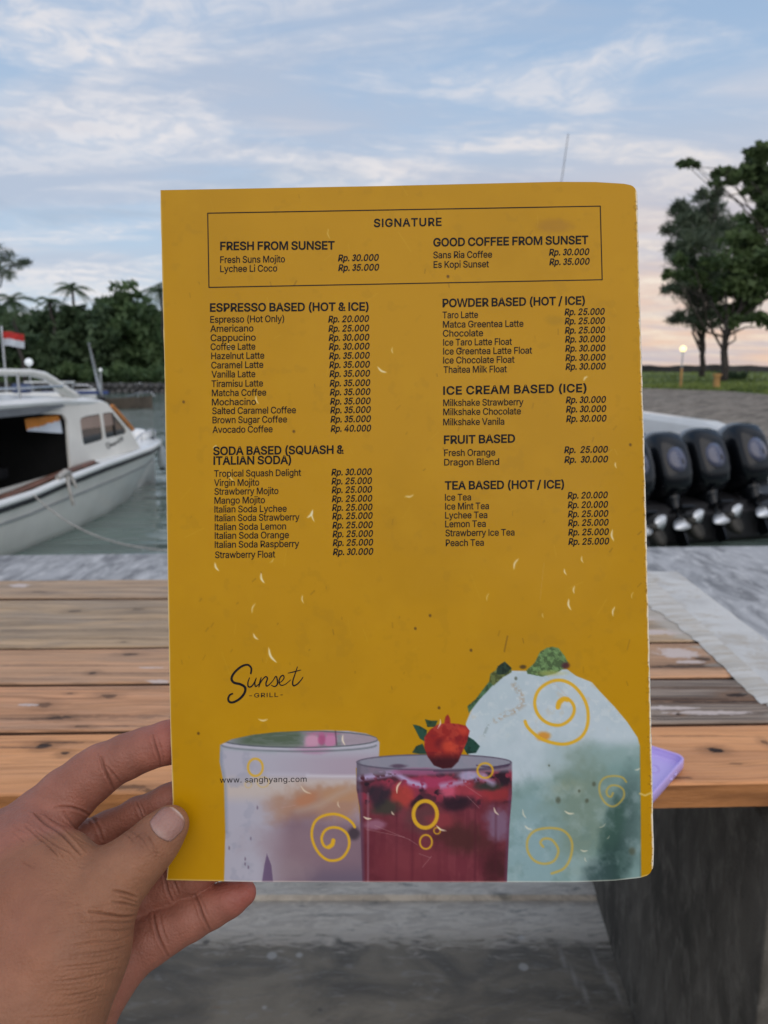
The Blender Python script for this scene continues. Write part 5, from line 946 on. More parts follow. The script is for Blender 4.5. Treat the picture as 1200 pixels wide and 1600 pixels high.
paint(sstep(1262, 1300, Y + 26 * (NZ(.02, 44) - .5)) * sstep(400, 470, X + 20 * (NZ(.02, 45) - .5)), (104, 86, 98), .9); paint(sstep(1340, 1381, Y) * sstep(430, 520, X), (84, 78, 96), .8); paint(blob(470, 1320, 70, 30, .7, .4, 46), (122, 104, 112), .45)
paint(blob(455, 1360, 30, 20, .7, .4, 55), (128, 116, 122), .5)
paint(sstep(.55, .7, NZ(.05, 47, 4)) * sstep(420, 380, X), (132, 136, 152), .6); paint(inpoly([(413, 1352), (417, 1334), (424, 1352), (427, 1381), (409, 1381)]), (72, 54, 86), .7)
paint(stroke([(480, 1212), (520, 1213), (556, 1213)], 3.5, 2.5), (176, 178, 188), .8); paint(stroke([(420, 1210), (480, 1211)], 5, 4), (160, 162, 176), .5)
top = inpoly(ellp(468, 1155, 122, 12.5)); paint(top, (112, 118, 124), .85); paint(top * sstep(480, 462, X + 8 * (NZ(.1, 56) - .5)) * sstep(352, 392, X), (64, 80, 62), .85); paint(top * sstep(.45, .65, NZ(.05, 57, 3, .2)), (92, 104, 98), .5); paint(top * sstep(1160, 1166, Y), (120, 126, 132), .5); pk = blob(500, 1158, 30, 15, .25, .3, 48); paint(top * blob(487, 1158, 13, 12, .3, .3, 58), (172, 128, 154), .9); paint(top * blob(516, 1156, 10, 11, .3, .3, 54), (166, 108, 144), .9); paint(top * blob(503, 1154, 5, 10, .5, .4, 49), (146, 66, 108), .8); paint(top * blob(505, 1146, 24, 3, .5, .4, 53), (150, 92, 126), .6)
paint(top * sstep(530, 536, X), (140, 128, 142), .8); paint(blob(490, 1172, 26, 6, .6, .4, 50), (150, 104, 136), .6)
paint(stroke(ellp(468, 1155, 123, 13), 1.6, .9), (58, 66, 72), .85); paint(stroke(ellp(467, 1164, 121, 10, 5, 175), 2.4, 1.2), (84, 92, 98), .8); paint(stroke(ellp(467, 1160, 121, 10, 5, 175), 1.2, 1), (170, 176, 186), .5); paint(stroke([(524, 1142), (526, 1164)], 2, 1), (72, 56, 70), .8)
paint(stroke([(345, 1166), (345, 1190), (352, 1226), (353, 1300)], 4, 3), (104, 116, 130), .7); paint(stroke([(345, 1150 + 20), (380, 1172), (430, 1176)], 3, 3), (128, 142, 150), .5)
for x, y in ((358, 1325), (383, 1350), (383, 1342), (402, 1262), (392, 1310), (388, 1355)): paint(blob(x, y, 1.3, 3, .4, .3, 51), (92, 82, 100), .7)
paint(blob(553, 1302, 9, 9, .5, .3, 52), (48, 42, 50), .8)
fr_ = IMG.copy(); IMG = K; paint(m1, fr_)

# --- picture 2: red berry drink
g2 = [(557, 1190), (557, 1232), (562, 1262), (566, 1381), (792, 1381), (796, 1290), (800, 1240), (800, 1192)] + ellp(678, 1191, 122, 13, 0, -180, 24)
m2 = inpoly(g2); K = IMG.copy(); IMG[:] = (90, 40, 50)
paint(sstep(.4, .65, NZ(.03, 61, 4)), (102, 48, 58), .8); paint(sstep(.48, .7, NZ(.022, 62, 4)) * sstep(1270, 1330, Y), (74, 30, 40), .7)
paint(sstep(.5, .6, NZ(.11, 63, 2, .012)), (84, 34, 46), .5); paint(blob(725, 1310, 42, 24, .6, .45, 64, .2), (60, 34, 34), .85); paint(blob(660, 1278, 26, 24, .6, .4, 65), (78, 50, 54), .8); paint(blob(775, 1355, 22, 26, .6, .4, 66), (50, 26, 30), .8); paint(blob(640, 1350, 60, 26, .7, .4, 59), (102, 46, 54), .6)
band = sstep(1262, 1246, Y + 16 * (NZ(.05, 67) - .5)); paint(band, (62, 34, 46), .8); paint(band * sstep(.46, .6, NZ(.05, 68, 3)), (128, 46, 64), .8); paint(band * sstep(.58, .7, NZ(.07, 69, 3)), (30, 22, 32), .85)
for cx, cy, rx, ry, c in ((628, 1243, 16, 18, (150, 56, 50)), (600, 1262, 22, 12, (46, 50, 44)), (590, 1240, 14, 18, (36, 32, 42)), (735, 1234, 26, 14, (136, 50, 62)), (700, 1236, 14, 10, (170, 76, 100)), (775, 1240, 26, 12, (128, 44, 48)), (716, 1256, 22, 10, (32, 22, 32)), (765, 1228, 20, 7, (34, 46, 42)), (778, 1286, 18, 26, (106, 88, 112)), (586, 1288, 14, 8, (128, 90, 110)), (668, 1222, 40, 10, (140, 50, 82)), (690, 1282, 24, 12, (116, 48, 56)), (650, 1256, 9, 7, (30, 22, 30))):
    paint(blob(cx, cy, rx, ry, .5, .45, int(cx) % 37 + 60), c, .85)
paint(sstep(1216, 1206, Y + .03 * (X - 600)), (108, 108, 124), .85); paint(inpoly(ellp(678, 1191, 121, 12)), (122, 128, 142), .7); paint(stroke([(562, 1216), (600, 1210), (618, 1208), (640, 1222), (662, 1228)], 8, 3) * sstep(.3, .5, NZ(.15, 71, 2)), (150, 142, 178), .9); paint(stroke([(690, 1228), (722, 1222), (752, 1214), (770, 1224)], 7, 4) * sstep(.3, .5, NZ(.15, 72, 2)), (150, 138, 172), .85); paint(blob(735, 1212, 22, 6, .5, .4, 73), (146, 150, 182), .8); paint(blob(650, 1206, 40, 5, .6, .4, 77), (128, 70, 104), .8); paint(blob(622, 1197, 12, 3, .5, .4, 78), (66, 52, 70), .8)
paint(stroke(ellp(678, 1191, 121, 12, 0, 360), 2.0, 1), (66, 62, 78), .85); paint(stroke(ellp(678, 1195, 118, 10, 10, 90), 1.6, 1), (52, 40, 60), .8); paint(stroke([(745, 1196), (770, 1199), (796, 1195)], 2, 1), (50, 34, 58), .8)
for x0, a in ((743, .5), (620, .3), (645, .35), (775, .4)): paint(stroke([(x0, 1255), (x0 - 1, 1378)], 3, 2), (66, 26, 38), a)
paint(stroke([(575, 1240), (575, 1378)], 2.4, 1.6), (140, 110, 124), .55); paint(stroke([(562, 1230), (566, 1378)], 7, 3), (80, 62, 82), .8); paint(stroke([(798, 1235), (794, 1300), (791, 1378)], 5, 2.5), (84, 52, 76), .7); paint(stroke([(560, 1192), (560, 1230)], 5, 3), (78, 76, 90), .7)
fr_ = IMG.copy(); IMG = K; paint(m2, fr_); M2 = m2.copy()
# berry and leaves on top
for pl, c in (([(645, 1132), (655, 1134), (667, 1141), (666, 1160), (656, 1154)], (34, 66, 54)), ([(664, 1124), (674, 1126), (684, 1126), (680, 1136), (668, 1136)], (42, 62, 42)), ([(644, 1176), (650, 1166), (660, 1162), (668, 1178), (656, 1178)], (34, 58, 48)), ([(730, 1150), (740, 1156), (750, 1166), (744, 1176), (730, 1178), (724, 1168)], (28, 60, 52))):
    m_ = inpoly(pl); paint(m_, c); paint(m_ * sstep(.5, .65, NZ(.15, 81, 3)), [q_ * .7 for q_ in c], .7); M2 = np.maximum(M2, m_)
st = inpoly([(696, 1120), (700, 1116), (703, 1122), (704, 1130), (716, 1131), (728, 1134), (734, 1142), (730, 1158), (722, 1176), (716, 1190), (706, 1200), (692, 1201), (678, 1196), (668, 1182), (663, 1168), (663, 1152), (672, 1140), (684, 1132), (694, 1130)])
K = IMG.copy(); IMG[:] = (124, 34, 32); paint(sstep(.45, .62, NZ(.08, 82, 3)), (148, 54, 44), .7); paint(sstep(.55, .7, NZ(.09, 83, 3)), (104, 26, 32), .7); paint(blob(687, 1162, 8, 8, .6, .3, 84), (92, 24, 30), .8); paint(blob(702, 1166, 12, 10, .6, .3, 85), (176, 66, 46), .7); paint(blob(724, 1142, 9, 7, .6, .3, 86), (178, 62, 44), .6); paint(sstep(1172, 1190, Y), (48, 18, 26), .92)
fr_ = IMG.copy(); IMG = K; paint(st, fr_); M2 = np.maximum(M2, st); paint(stroke([(684, 1138), (688, 1131), (688, 1124)], 2.2, .8, True), (205, 195, 190), .8)

# --- yellow swirls and rings printed over the pictures
sw = lambda P, ox, oy, s_: spline([(ox + a / s_, oy + b / s_) for a, b in P])
YS = (184, 146, 36)
paint(stroke(sw([(585, 410), (590, 375), (620, 355), (660, 365), (685, 405), (680, 450), (650, 490), (600, 515), (540, 508), (490, 478), (457, 430), (447, 370), (470, 305), (530, 258), (600, 243), (670, 268), (730, 330), (765, 410), (768, 500), (742, 570), (690, 612), (620, 630), (540, 618), (480, 593), (430, 555), (400, 520), (389, 492)], 720, 1000, 3.87), 5.0), YS, .95)
paint(stroke(sw([(588, 405), (596, 380), (620, 358), (645, 360)], 720, 1000, 3.87), 7.5), YS, .95)
paint(stroke(sw([(775, 828), (765, 862), (735, 876), (707, 855), (697, 810), (717, 765), (760, 742), (820, 748), (868, 787), (882, 850), (863, 908), (820, 952), (750, 962), (692, 928), (647, 860), (630, 780), (652, 703), (710, 662), (790, 652), (860, 677), (903, 712), (918, 738)], 340, 1120, 4.286), 4.2), YS, .95)
paint(stroke(sw([(775, 828), (768, 855), (745, 872)], 340, 1120, 4.286), 6.5), YS, .95)
paint(stroke(sw([(498, 1250), (482, 1225), (502, 1202), (548, 1207), (583, 1250), (588, 1290), (560, 1338), (500, 1353), (440, 1330), (403, 1270), (407, 1200), (450, 1153), (530, 1137), (610, 1148), (658, 1190), (674, 1250), (658, 1330), (618, 1385), (550, 1412)], 720, 1000, 3.87), 3.8, 1.0), (170, 144, 56), .72)
paint(stroke(sw([(920, 925), (908, 948), (888, 940), (882, 912), (905, 882), (950, 882), (983, 907), (985, 950), (950, 993), (912, 1006), (872, 983), (842, 930), (840, 872), (872, 832), (930, 822), (978, 832), (1000, 858)], 720, 1000, 3.87), 3.0, 1.0), (164, 142, 60), .7)
for cx, cy, rx, ry, w_, a in ((399, 1199, 11.5, 13.5, 3.6, .85), (411, 1222, 9, 8, 2, .35), (388, 1226, 5, 5, 1.6, .3), (664.5, 1272.5, 18.5, 21, 6, .95), (683, 1298, 5, 5, 2, .85), (665.5, 1315.5, 9.5, 11, 2.8, .9), (758, 1204, 12, 11.5, 3.2, .85)): paint(stroke(ellp(cx, cy, rx, ry), w_, .9), YS, a)

# --- white scuffs where the lamination is nicked
SCF = [((513, 358), (515, 372), 1.2, .5), ((590, 573), (604, 582), 3, .8), ((613, 543), (614, 552), 2, .6), ((357, 537), (361, 546), 2.6, .7), ((400, 618), (404, 631), 2.2, .7), ((336, 879), (342, 892), 3, .8), ((408, 896), (413, 911), 3.2, .85), ((422, 879), (427, 873), 1.5, .5), ((473, 930), (474, 942), 2, .7), ((399, 943), (394, 958), 2, .65), ((396, 990), (403, 999), 3, .75), ((420, 1012), (432, 1035), 3.4, .85),
       ((480, 809), (488, 798), 3.2, .85), ((489, 796), (491, 815), 2.4, .8), ((634, 776), (646, 773), 2.6, .6), ((810, 873), (803, 890), 2.8, .75), ((909, 869), (911, 879), 2, .7), ((882, 889), (885, 898), 2.2, .75), ((898, 916), (897, 927), 2.2, .75), ((889, 936), (892, 953), 3, .8), ((961, 948), (958, 963), 2.4, .75), ((957, 828), (959, 845), 2.8, .8), ((764, 927), (761, 939), 1.6, .5), ((962, 722), (963, 731), 2, .7), ((918, 588), (912, 595), 2.6, .7), ((404, 1124), (418, 1124), 2.6, .7),
       ((333, 700), (338, 696), 3.5, .6), ((358, 738), (366, 752), 2, .6), ((848, 958), (849, 965), 2, .4), ((990, 925), (987, 935), 1.6, .4), ((640, 775), (632, 777), 1.5, .4), ((536, 1148), (539, 1164), 2.6, .8), ((568, 1276), (580, 1279), 3, .8), ((627, 1221), (620, 1239), 2.8, .8), ((682, 1290), (697, 1298), 2.6, .8), ((772, 1262), (779, 1273), 2.6, .75), ((470, 1228), (486, 1240), 2.2, .6), ((528, 1252), (531, 1262), 1.8, .6), ((612, 1268), (616, 1273), 2.4, .7), ((882, 1267), (897, 1271), 2.6, .7), ((820, 1290), (832, 1296), 3, .55), ((817, 1265), (822, 1278), 2.6, .5), ((907, 1328), (918, 1329), 2.4, .6), ((914, 1340), (916, 1346), 1.6, .5), ((936, 1293), (946, 1287), 1.8, .45), ((948, 1311), (952, 1306), 1.6, .4), ((992, 1203), (1000, 1200), 2.2, .6)]
for a, b, w_, al in SCF:
    a, b = np.array(a, float), np.array(b, float); n_ = np.array([-(b - a)[1], (b - a)[0]]) * .14; mid = (a + b) / 2 + n_; paint(stroke(spline([a, mid, b], 4), w_, .8, True), (206, 200, 176), al)
for a, b in (((728, 1228), (752, 1244)), ((572, 1296), (632, 1308)), ((640, 1312), (652, 1320)), ((655, 1334), (672, 1340)), ((660, 1355), (674, 1338)), ((730, 1244), (748, 1262)), ((440, 1262), (462, 1258)), ((586, 1290), (640, 1312)), ((844, 936), (850, 880)), ((860, 1062), (895, 1096))): paint(stroke([a, b], .9, .7), (168, 140, 140), .35)
# worn fold edge and bare paper at the sides
xr_ = ipa(XRy, Y); ed = xr_ - X
paint(sstep(2.8, 0.8, ed + 3.0 * (NZ(.12, 91, 4, .07) - .5)), (196, 190, 178), .95); paint(sstep(9, 2, ed) * sstep(.64, .76, NZ(.3, 92, 3)), (96, 70, 24), .5)
paint(sstep(1.8, .6, X - ipa(XLy, Y)), (184, 178, 160), .8); paint(sstep(2.2, .8, ipa(YBx, X) - Y), (190, 184, 170), .5); paint(sstep(1.4, .5, Y - ipa(YTx, X)), (150, 132, 96), .5)
paint(stroke([(1000, 1240), (1008, 1243), (1019, 1238)], 3, 1), (184, 168, 110), .75)
GAIN = 2.25
ALB = np.clip(s2l(IMG) * np.array([1.66, 1.55, 1.46]), 0.003, 0.88)

def print_mat(name, rough=0.34):
    m, t, p = newmat(name); a = t.add('ShaderNodeAttribute'); a.attribute_name = 'print'; t.link(a.outputs['Color'], p.inputs['Base Color'])
    tc = t.add('ShaderNodeTexCoord'); n = t.noise(tc.outputs['Object'], 26, 4, 0.6); t.link(t.rng(n, .3, .7, rough - .06, rough + .10), p.inputs['Roughness']); p.inputs['Specular IOR Level'].default_value = 0.0; p.inputs['Coat Weight'].default_value = 0.38; p.inputs['Coat Roughness'].default_value = 0.27
    bu = t.add('ShaderNodeBump'); bu.inputs['Distance'].default_value = 0.0006; bu.inputs['Strength'].default_value = 0.5; t.link(t.noise(tc.outputs['Object'], 34, 3, 0.5, 0.4), bu.inputs['Height']); t.link(bu.outputs[0], p.inputs['Normal']); t.link(bu.outputs[0], p.inputs['Coat Normal']); return m
M_print = print_mat('laminated_print')
menu = empty('menu', tuple(PM(600, 830)), 'worn yellow laminated drinks menu held upright by its lower left corner', 'menu')
PV = PM(X, Y); idx = np.arange(NX * NY).reshape(NY, NX)
quads = np.stack([idx[:-1, :-1], idx[1:, :-1], idx[1:, 1:], idx[:-1, 1:]], -1)
cm = np.zeros((NY - 1, NX - 1), int); qm = lambda M_: (M_[:-1, :-1] + M_[1:, :-1] + M_[1:, 1:] + M_[:-1, 1:]) / 4 > .5
cm[qm(M3)] = 3; cm[qm(m1)] = 1; cm[qm(M2)] = 2
for k, nm, lab in ((0, 'back_cover', None), (1, 'coffee_drink_picture', 'printed picture of a layered coffee drink in a wide glass'), (2, 'berry_drink_picture', 'printed picture of a red berry drink with a berry on its rim'), (3, 'iced_drink_picture', 'printed picture of a green drink under a mound of white ice')):
    Q = quads[cm == k]; used, inv = np.unique(Q, return_inverse=True); Q = inv.reshape(Q.shape)
    o = mesh(nm, PV.reshape(-1, 3)[used], Q, M_print, menu, smooth=True); c = np.ones((len(used), 4), np.float32); c[:, :3] = ALB.reshape(-1, 3)[used]
    at = o.data.color_attributes.new('print', 'FLOAT_COLOR', 'POINT'); at.data.foreach_set('color', c.ravel())
    if lab: o['label'] = lab
M_paper = mat('white_paper', (0.70, 0.69, 0.65), 0.7, 0.04, 20); M_cov = mat('yellow_cover', (0.66, 0.38, 0.03), 0.4, 0.08, 8)
for off, m_, nm, ins in ((.0003, M_paper, 'cover_lining', .0008), (.0006, M_paper, 'inner_page', .0022), (.0009, M_paper, 'inner_page', .0016), (.0012, M_paper, 'inner_page', .0025), (.0015, M_cov, 'front_cover', .0008)):
    S2, T2 = np.meshgrid(np.linspace(ins, 1 - ins * 1.2, 60), np.linspace(ins, 1 - ins, 60)); x2, y2 = page_xy(S2, T2, False); P2 = PM(x2, y2, off).reshape(-1, 3); i2 = np.arange(3600).reshape(60, 60)
    mesh(nm, P2, np.stack([i2[:-1, :-1], i2[1:, :-1], i2[1:, 1:], i2[:-1, 1:]], -1).reshape(-1, 4), m_, menu, smooth=True)
sp_ = []
for T_ in np.linspace(0.012, .988, 80):
    x2, y2 = page_xy(np.array([1.0]), np.array([T_]), True); ring = []
    for a in np.linspace(0, math.pi, 7): ring.append(PM(x2[0] + 1.6 * math.sin(a) - 1.2, y2[0], .00078 - .00072 * math.cos(a)))
    sp_.append(ring)
g = G(); g.loft(sp_, closed=False, cap=False); g.build('spine_fold', M_paper, menu, smooth=True)

# --- lettering
M_ink = mat('black_ink', (0.010, 0.010, 0.012), 0.55, 0.1, 30, spec=0.15)
def pin(p_, q_):
    c = False; n = len(q_)
    for i in range(n):
        a, b = q_[i], q_[i - 1]
        if (a[1] > p_[1]) != (b[1] > p_[1]) and p_[0] < (b[0] - a[0]) * (p_[1] - a[1]) / (b[1] - a[1]) + a[0]: c = not c
    return c
def layout(text, bold=0.0, slant=0.0, track=0.0):
    x = 0; P = []; T = []
    for ch in text:
        if ch == ' ': x += GL[' '][0] + track; continue
        adv, loops = GL[ch]; lp = []
        if ch == '3': loops = THREE; adv = 168
        if ch in PLAIN: loops = [np.array(PLAIN[ch], float) if area(np.array(PLAIN[ch], float)) * SGN > 0 else np.array(PLAIN[ch], float)[::-1]]
        for s_ in loops:
            q_ = s_ if not isinstance(s_, str) else dec(s_)
            if ch in 'ij' and q_[:, 1].min() > 180: q_ = q_ + np.array([0, 14.0])
            keep = np.linalg.norm(q_ - np.roll(q_, 1, 0), axis=1) > 2.5; q_ = q_[keep] if keep.sum() > 3 else q_
            if bold:
                a = np.roll(q_, 1, 0); b = np.roll(q_, -1, 0); e1 = q_ - a; e2 = b - q_; e1 /= np.linalg.norm(e1, axis=1)[:, None] + 1e-9; e2 /= np.linalg.norm(e2, axis=1)[:, None] + 1e-9
                n1 = np.stack([e1[:, 1], -e1[:, 0]], 1); n2 = np.stack([e2[:, 1], -e2[:, 0]], 1); n_ = n1 + n2; L_ = np.maximum((n_ * n1).sum(1), .5); q_ = q_ + SGN * bold * n_ / L_[:, None]
            q_ = q_ + np.array([x, 0]); q_[:, 0] += q_[:, 1] * slant; lp.append(q_)
        ar = [area(l_) * SGN for l_ in lp]; outs = [l_ for l_, a_ in zip(lp, ar) if a_ > 0]; holes = [l_ for l_, a_ in zip(lp, ar) if a_ <= 0]
        for o_ in outs:
            hs = [h_ for h_ in holes if pin(h_.mean(0) if pin(h_.mean(0), o_) else h_[0], o_)]; grp = [o_] + hs; base = len(P)
            P += [p_ for l_ in grp for p_ in l_]; T += [tuple(i + base for i in t_) for t_ in tessellate_polygon([[Vector((a, b, 0)) for a, b in l_] for l_ in grp])]
        x += adv + bold * 1.2 + track
    return np.array(P), T
def area(q_): return 0.5 * np.sum(q_[:, 0] * np.roll(q_[:, 1], -1) - np.roll(q_[:, 0], -1) * q_[:, 1])
SGN = 1.0 if area(dec(GL['H'][1][0])) > 0 else -1.0
def arc_outline(cx, cy, rx, ry, a0, a1, w=32, n=12):
    th = np.radians(np.linspace(a0, a1, n)); o_ = np.stack([cx + (rx + w / 2) * np.cos(th), cy + (ry + w / 2) * np.sin(th)], 1); i_ = np.stack([cx + (rx - w / 2) * np.cos(th), cy + (ry - w / 2) * np.sin(th)], 1)
    q_ = np.concatenate([o_, i_[::-1]]); return q_ if area(q_) * SGN > 0 else q_[::-1]
PLAIN = {'M': [(30, 0), (30, 254), (80, 254), (157, 60), (234, 254), (284, 254), (284, 0), (252, 0), (252, 205), (172, 0), (142, 0), (61, 205), (61, 0)], 'N': [(30, 0), (30, 254), (65, 254), (199, 62), (199, 254), (232, 254), (232, 0), (196, 0), (62, 192), (62, 0)], 'W': [(78, 0), (8, 254), (41, 254), (96, 40), (153, 254), (190, 254), (247, 40), (302, 254), (335, 254), (265, 0), (229, 0), (171, 215), (115, 0)]}
THREE = [arc_outline(84, 188, 49, 52, 165, -92), arc_outline(84, 72, 56, 58, 92, -165)]
class Ink:
    def __init__(s): s.P = []; s.T = []
    def text(s, txt, x0, y0, x1, y1, capx, bold=0.0, slant=0.0, track=0.0):
        P, T = layout(txt, bold, slant, track); w = P[:, 0].max() - P[:, 0].min(); u = (P[:, 0] - P[:, 0].min()) / w; k = capx / 254.0
        px = x0 + (x1 - x0) * u; py = y0 + (y1 - y0) * u - P[:, 1] * k; b = len(s.P); s.P += list(zip(px, py)); s.T += [tuple(i + b for i in t_) for t_ in T]
    def line(s, pts, w):
        pts = np.array(pts, float); n = len(pts); w = np.ones(n) * w; t_ = np.gradient(pts, axis=0); t_ /= np.linalg.norm(t_, axis=1)[:, None] + 1e-9; nn = np.stack([-t_[:, 1], t_[:, 0]], 1); b = len(s.P)
        L_, R_ = pts + nn * w[:, None] / 2, pts - nn * w[:, None] / 2; s.P += [tuple(p_) for p_ in L_] + [tuple(p_) for p_ in R_]; s.T += [(b + i, b + i + 1, b + n + i + 1, b + n + i) for i in range(n - 1)]
        for c, w_ in ((pts[0], w[0]), (pts[-1], w[-1])):
            b = len(s.P); s.P += [(c[0] + w_ / 2 * math.cos(a), c[1] + w_ / 2 * math.sin(a)) for a in np.linspace(0, 2 * math.pi, 9)[:-1]]; s.T.append(tuple(range(b, b + 8)))
    def build(s, name, lab=None, m_=None):
        P = np.array(s.P); V = PM(P[:, 0], P[:, 1], -.00012); o = mesh(name, V, s.T, m_ or M_ink, menu)
        if lab: o['label'] = lab
        return o
RP = lambda v: 'Rp. %d.000' % v
def section(title, heads, items, px0, px1, base, prices, pad='Rp. '):
    """heads: (text, x0, y0, x1, y1); items: (text, x0, x1, y); prices follow px0/px1 = ((top x0, x1), (last x0, x1))"""
    h_ = Ink()
    for (tx, x0, y0, x1, y1, tr) in heads: h_.text(tx, x0, y0, x1, y1, 12.4, 11.0, 0, tr - 15)
    h_.build('heading_lettering')
    it = Ink()
    for tx, x0, x1, y in items: it.text(tx, x0, y, x1, y - (x1 - x0) * .012, 10.2, 4.6, 0, -11)
    it.build('item_lettering')
    pr = Ink(); n = len(prices)
    for k, v in enumerate(prices):
        u = k / max(1, n - 1); pr.text(pad + '%d.000' % v, px0[0] + (px1[0] - px0[0]) * u, base[k], px0[1] + (px1[1] - px0[1]) * u, base[k] - .9, 9.9, 10.0, .20, -9)
    pr.build('price_lettering')
fr = Ink()
box_ = [(324.5, 333), (938, 322), (941, 437), (326.5, 449), (324.5, 333)]
for a, b in zip(box_[:-1], box_[1:]): fr.line([np.array(a) + (np.array(b) - np.array(a)) * u for u in np.linspace(0, 1, 24)], 1.5)
fr.build('frame_rule')
h_ = Ink(); h_.text('SIGNATURE', 584, 354.5, 690, 352.5, 12.2, 9.5, 0, 8); h_.build('heading_lettering')
section('', [('FRESH FROM SUNSET', 344, 390.5, 523, 389.4, 0)], [('Fresh Suns Mojito', 344, 445.3, 410.8), ('Lychee Li Coco', 344, 433.2, 425)], (528, 592), (528.3, 592.5), (408, 423.2), (30, 35))
section('', [('GOOD COFFEE FROM SUNSET', 677, 384.8, 919.3, 380.8, 0)], [('Sans Ria Coffee', 677, 769, 403.4), ('Es Kopi Sunset', 677.5, 764, 418.4)], (857.7, 921), (858.2, 921.5), (399, 414), (30, 35))
section('', [('ESPRESSO BASED (HOT & ICE)', 328, 486.7, 576, 485, 0)],
        [('Espresso (Hot Only)', 328.5, 444, 504.2), ('Americano', 328.5, 396, 518.5), ('Cappucino', 329, 399.6, 532.9), ('Coffee Latte', 329, 399, 546.9), ('Hazelnut Latte', 330, 413, 561.2), ('Caramel Latte', 330, 411.5, 575.6), ('Vanilla Latte', 330.5, 399, 589.9), ('Tiramisu Latte', 330.5, 411, 604.6), ('Matcha Coffee', 331, 416, 619), ('Mochacino', 331, 400, 633.3), ('Salted Caramel Coffee', 331.5, 462.5, 647), ('Brown Sugar Coffee', 332, 448.5, 661.3), ('Avocado Coffee', 332, 426, 676.4)],
        (512.7, 576.7), (516.5, 580), (503.5, 518.2, 532.5, 546.5, 560.9, 574.9, 588.9, 603.6, 617.6, 632, 645.6, 660, 674.6), (20, 25, 30, 30, 35, 35, 35, 35, 35, 35, 35, 35, 40))
section('', [('SODA BASED (SQUASH &', 333, 710.8, 537.5, 708.4, 0), ('ITALIAN SODA)', 333.5, 725.9, 455, 724.5, 0)],
        [('Tropical Squash Delight', 334.5, 470.5, 745), ('Virgin Mojito', 334.5, 405, 759.4), ('Strawberry Mojito', 335, 435, 773), ('Mango Mojito', 335, 414, 787), ('Italian Soda Lychee', 335, 448, 800.8), ('Italian Soda Strawberry', 335.5, 468, 814.4), ('Italian Soda Lemon', 335.5, 447, 828.4), ('Italian Soda Orange', 335.5, 451.5, 842), ('Italian Soda Raspberry', 335.5, 467.5, 856), ('Strawberry Float', 336, 430, 872)],
        (517.6, 581), (520, 583.4), (742.7, 756.7, 770.3, 784.3, 798, 811.3, 825.6, 839.3, 852.9, 867.3), (30, 25, 25, 25, 25, 25, 25, 25, 25, 30))
section('', [('POWDER BASED (HOT / ICE)', 691.5, 479.7, 914, 475.5, 0)],
        [('Taro Latte', 691.5, 747, 497.2), ('Matca Greentea Latte', 692, 818, 511.9), ('Chocolate', 692, 755, 525.9), ('Ice Taro Latte Float', 692.5, 800, 539.9), ('Ice Greentea Latte Float', 692.5, 831.5, 553.9), ('Ice Chocolate Float', 692.5, 804, 567.9), ('Thaitea Milk Float', 693, 792, 582.6)],
        (882, 945), (883.6, 946.6), (492.3, 506.6, 521, 535, 549.3, 563.7, 577.7), (25, 25, 25, 30, 30, 30, 30))
section('', [('ICE CREAM BASED (ICE)', 692.5, 616.5, 916.5, 612.3, 14)], [('Milkshake Strawberry', 692.5, 818, 634.4), ('Milkshake Chocolate', 692.5, 814, 648.7), ('Milkshake Vanila', 692.5, 788, 664.5)], (884, 947), (884.5, 947.8), (629.8, 644.2, 659.2), (30, 30, 30))
section('', [('FRUIT BASED', 693.6, 693.3, 804.9, 691.2, 0)], [('Fresh Orange', 694, 774, 712.6), ('Dragon Blend', 694, 780, 727.3)], (881.5, 950), (881.8, 950.3), (707.7, 723), (25, 30), 'Rp.  ')
section('', [('TEA BASED (HOT / ICE)', 695, 764.7, 881.5, 762.6, 0)], [('Ice Tea', 695.3, 736, 782.2), ('Ice Mint Tea', 695.5, 764, 796.2), ('Lychee Tea', 695.5, 761.5, 810.2), ('Lemon Tea', 695.6, 759, 823.9), ('Strawberry Ice Tea', 696, 804, 837.9), ('Peach Tea', 696.5, 756, 853.3)],
        (886.8, 949.8), (888, 952), (779, 793.8, 808, 821.8, 836.5, 851.2), (20, 20, 25, 25, 25, 25))
lg = Ink(); lx = lambda P: spline([(240 + a / 2.857, 680 + b / 2.857) for a, b in P], 5)
def brush(P, w0_, w1_): q_ = lx(P); n = len(q_); lg.line(q_, w0_ + (w1_ - w0_) * np.sin(np.linspace(0, math.pi, n)))
brush([(434, 1064), (436, 1040), (420, 1025), (393, 1032), (362, 1058), (348, 1085), (358, 1104), (388, 1112), (408, 1126), (406, 1150), (385, 1176), (356, 1192), (338, 1190), (333, 1176), (340, 1160), (352, 1154)], 2.6, 3.8)
brush([(428, 1083), (421, 1104), (423, 1122), (436, 1122), (450, 1104), (458, 1084)], 1.4, 2.3); brush([(458, 1084), (452, 1106), (456, 1122), (468, 1112)], 1.4, 2.0)
brush([(480, 1082), (474, 1104), (470, 1124)], 1.4, 2.2); brush([(471, 1118), (484, 1094), (500, 1078), (508, 1086), (502, 1106), (504, 1120), (518, 1112), (534, 1094)], 1.2, 2.2)
brush([(534, 1094), (546, 1076), (552, 1092), (552, 1112), (540, 1122), (526, 1116)], 1.2, 2.2); brush([(552, 1108), (570, 1100), (582, 1084), (578, 1072), (566, 1080), (560, 1100), (568, 1116), (588, 1112), (612, 1092)], 1.1, 2.0)
brush([(642, 1034), (630, 1070), (621, 1100), (624, 1118), (640, 1112), (656, 1096), (667, 1080)], 1.2, 2.3); brush([(600, 1062), (628, 1056), (658, 1048)], 1.0, 1.8)
lg.build('script_logo')
gr = Ink(); gr.text('-GRILL-', 389.5, 1090, 442, 1088.5, 6.6, 3, 0, 26); gr.build('grill_lettering')
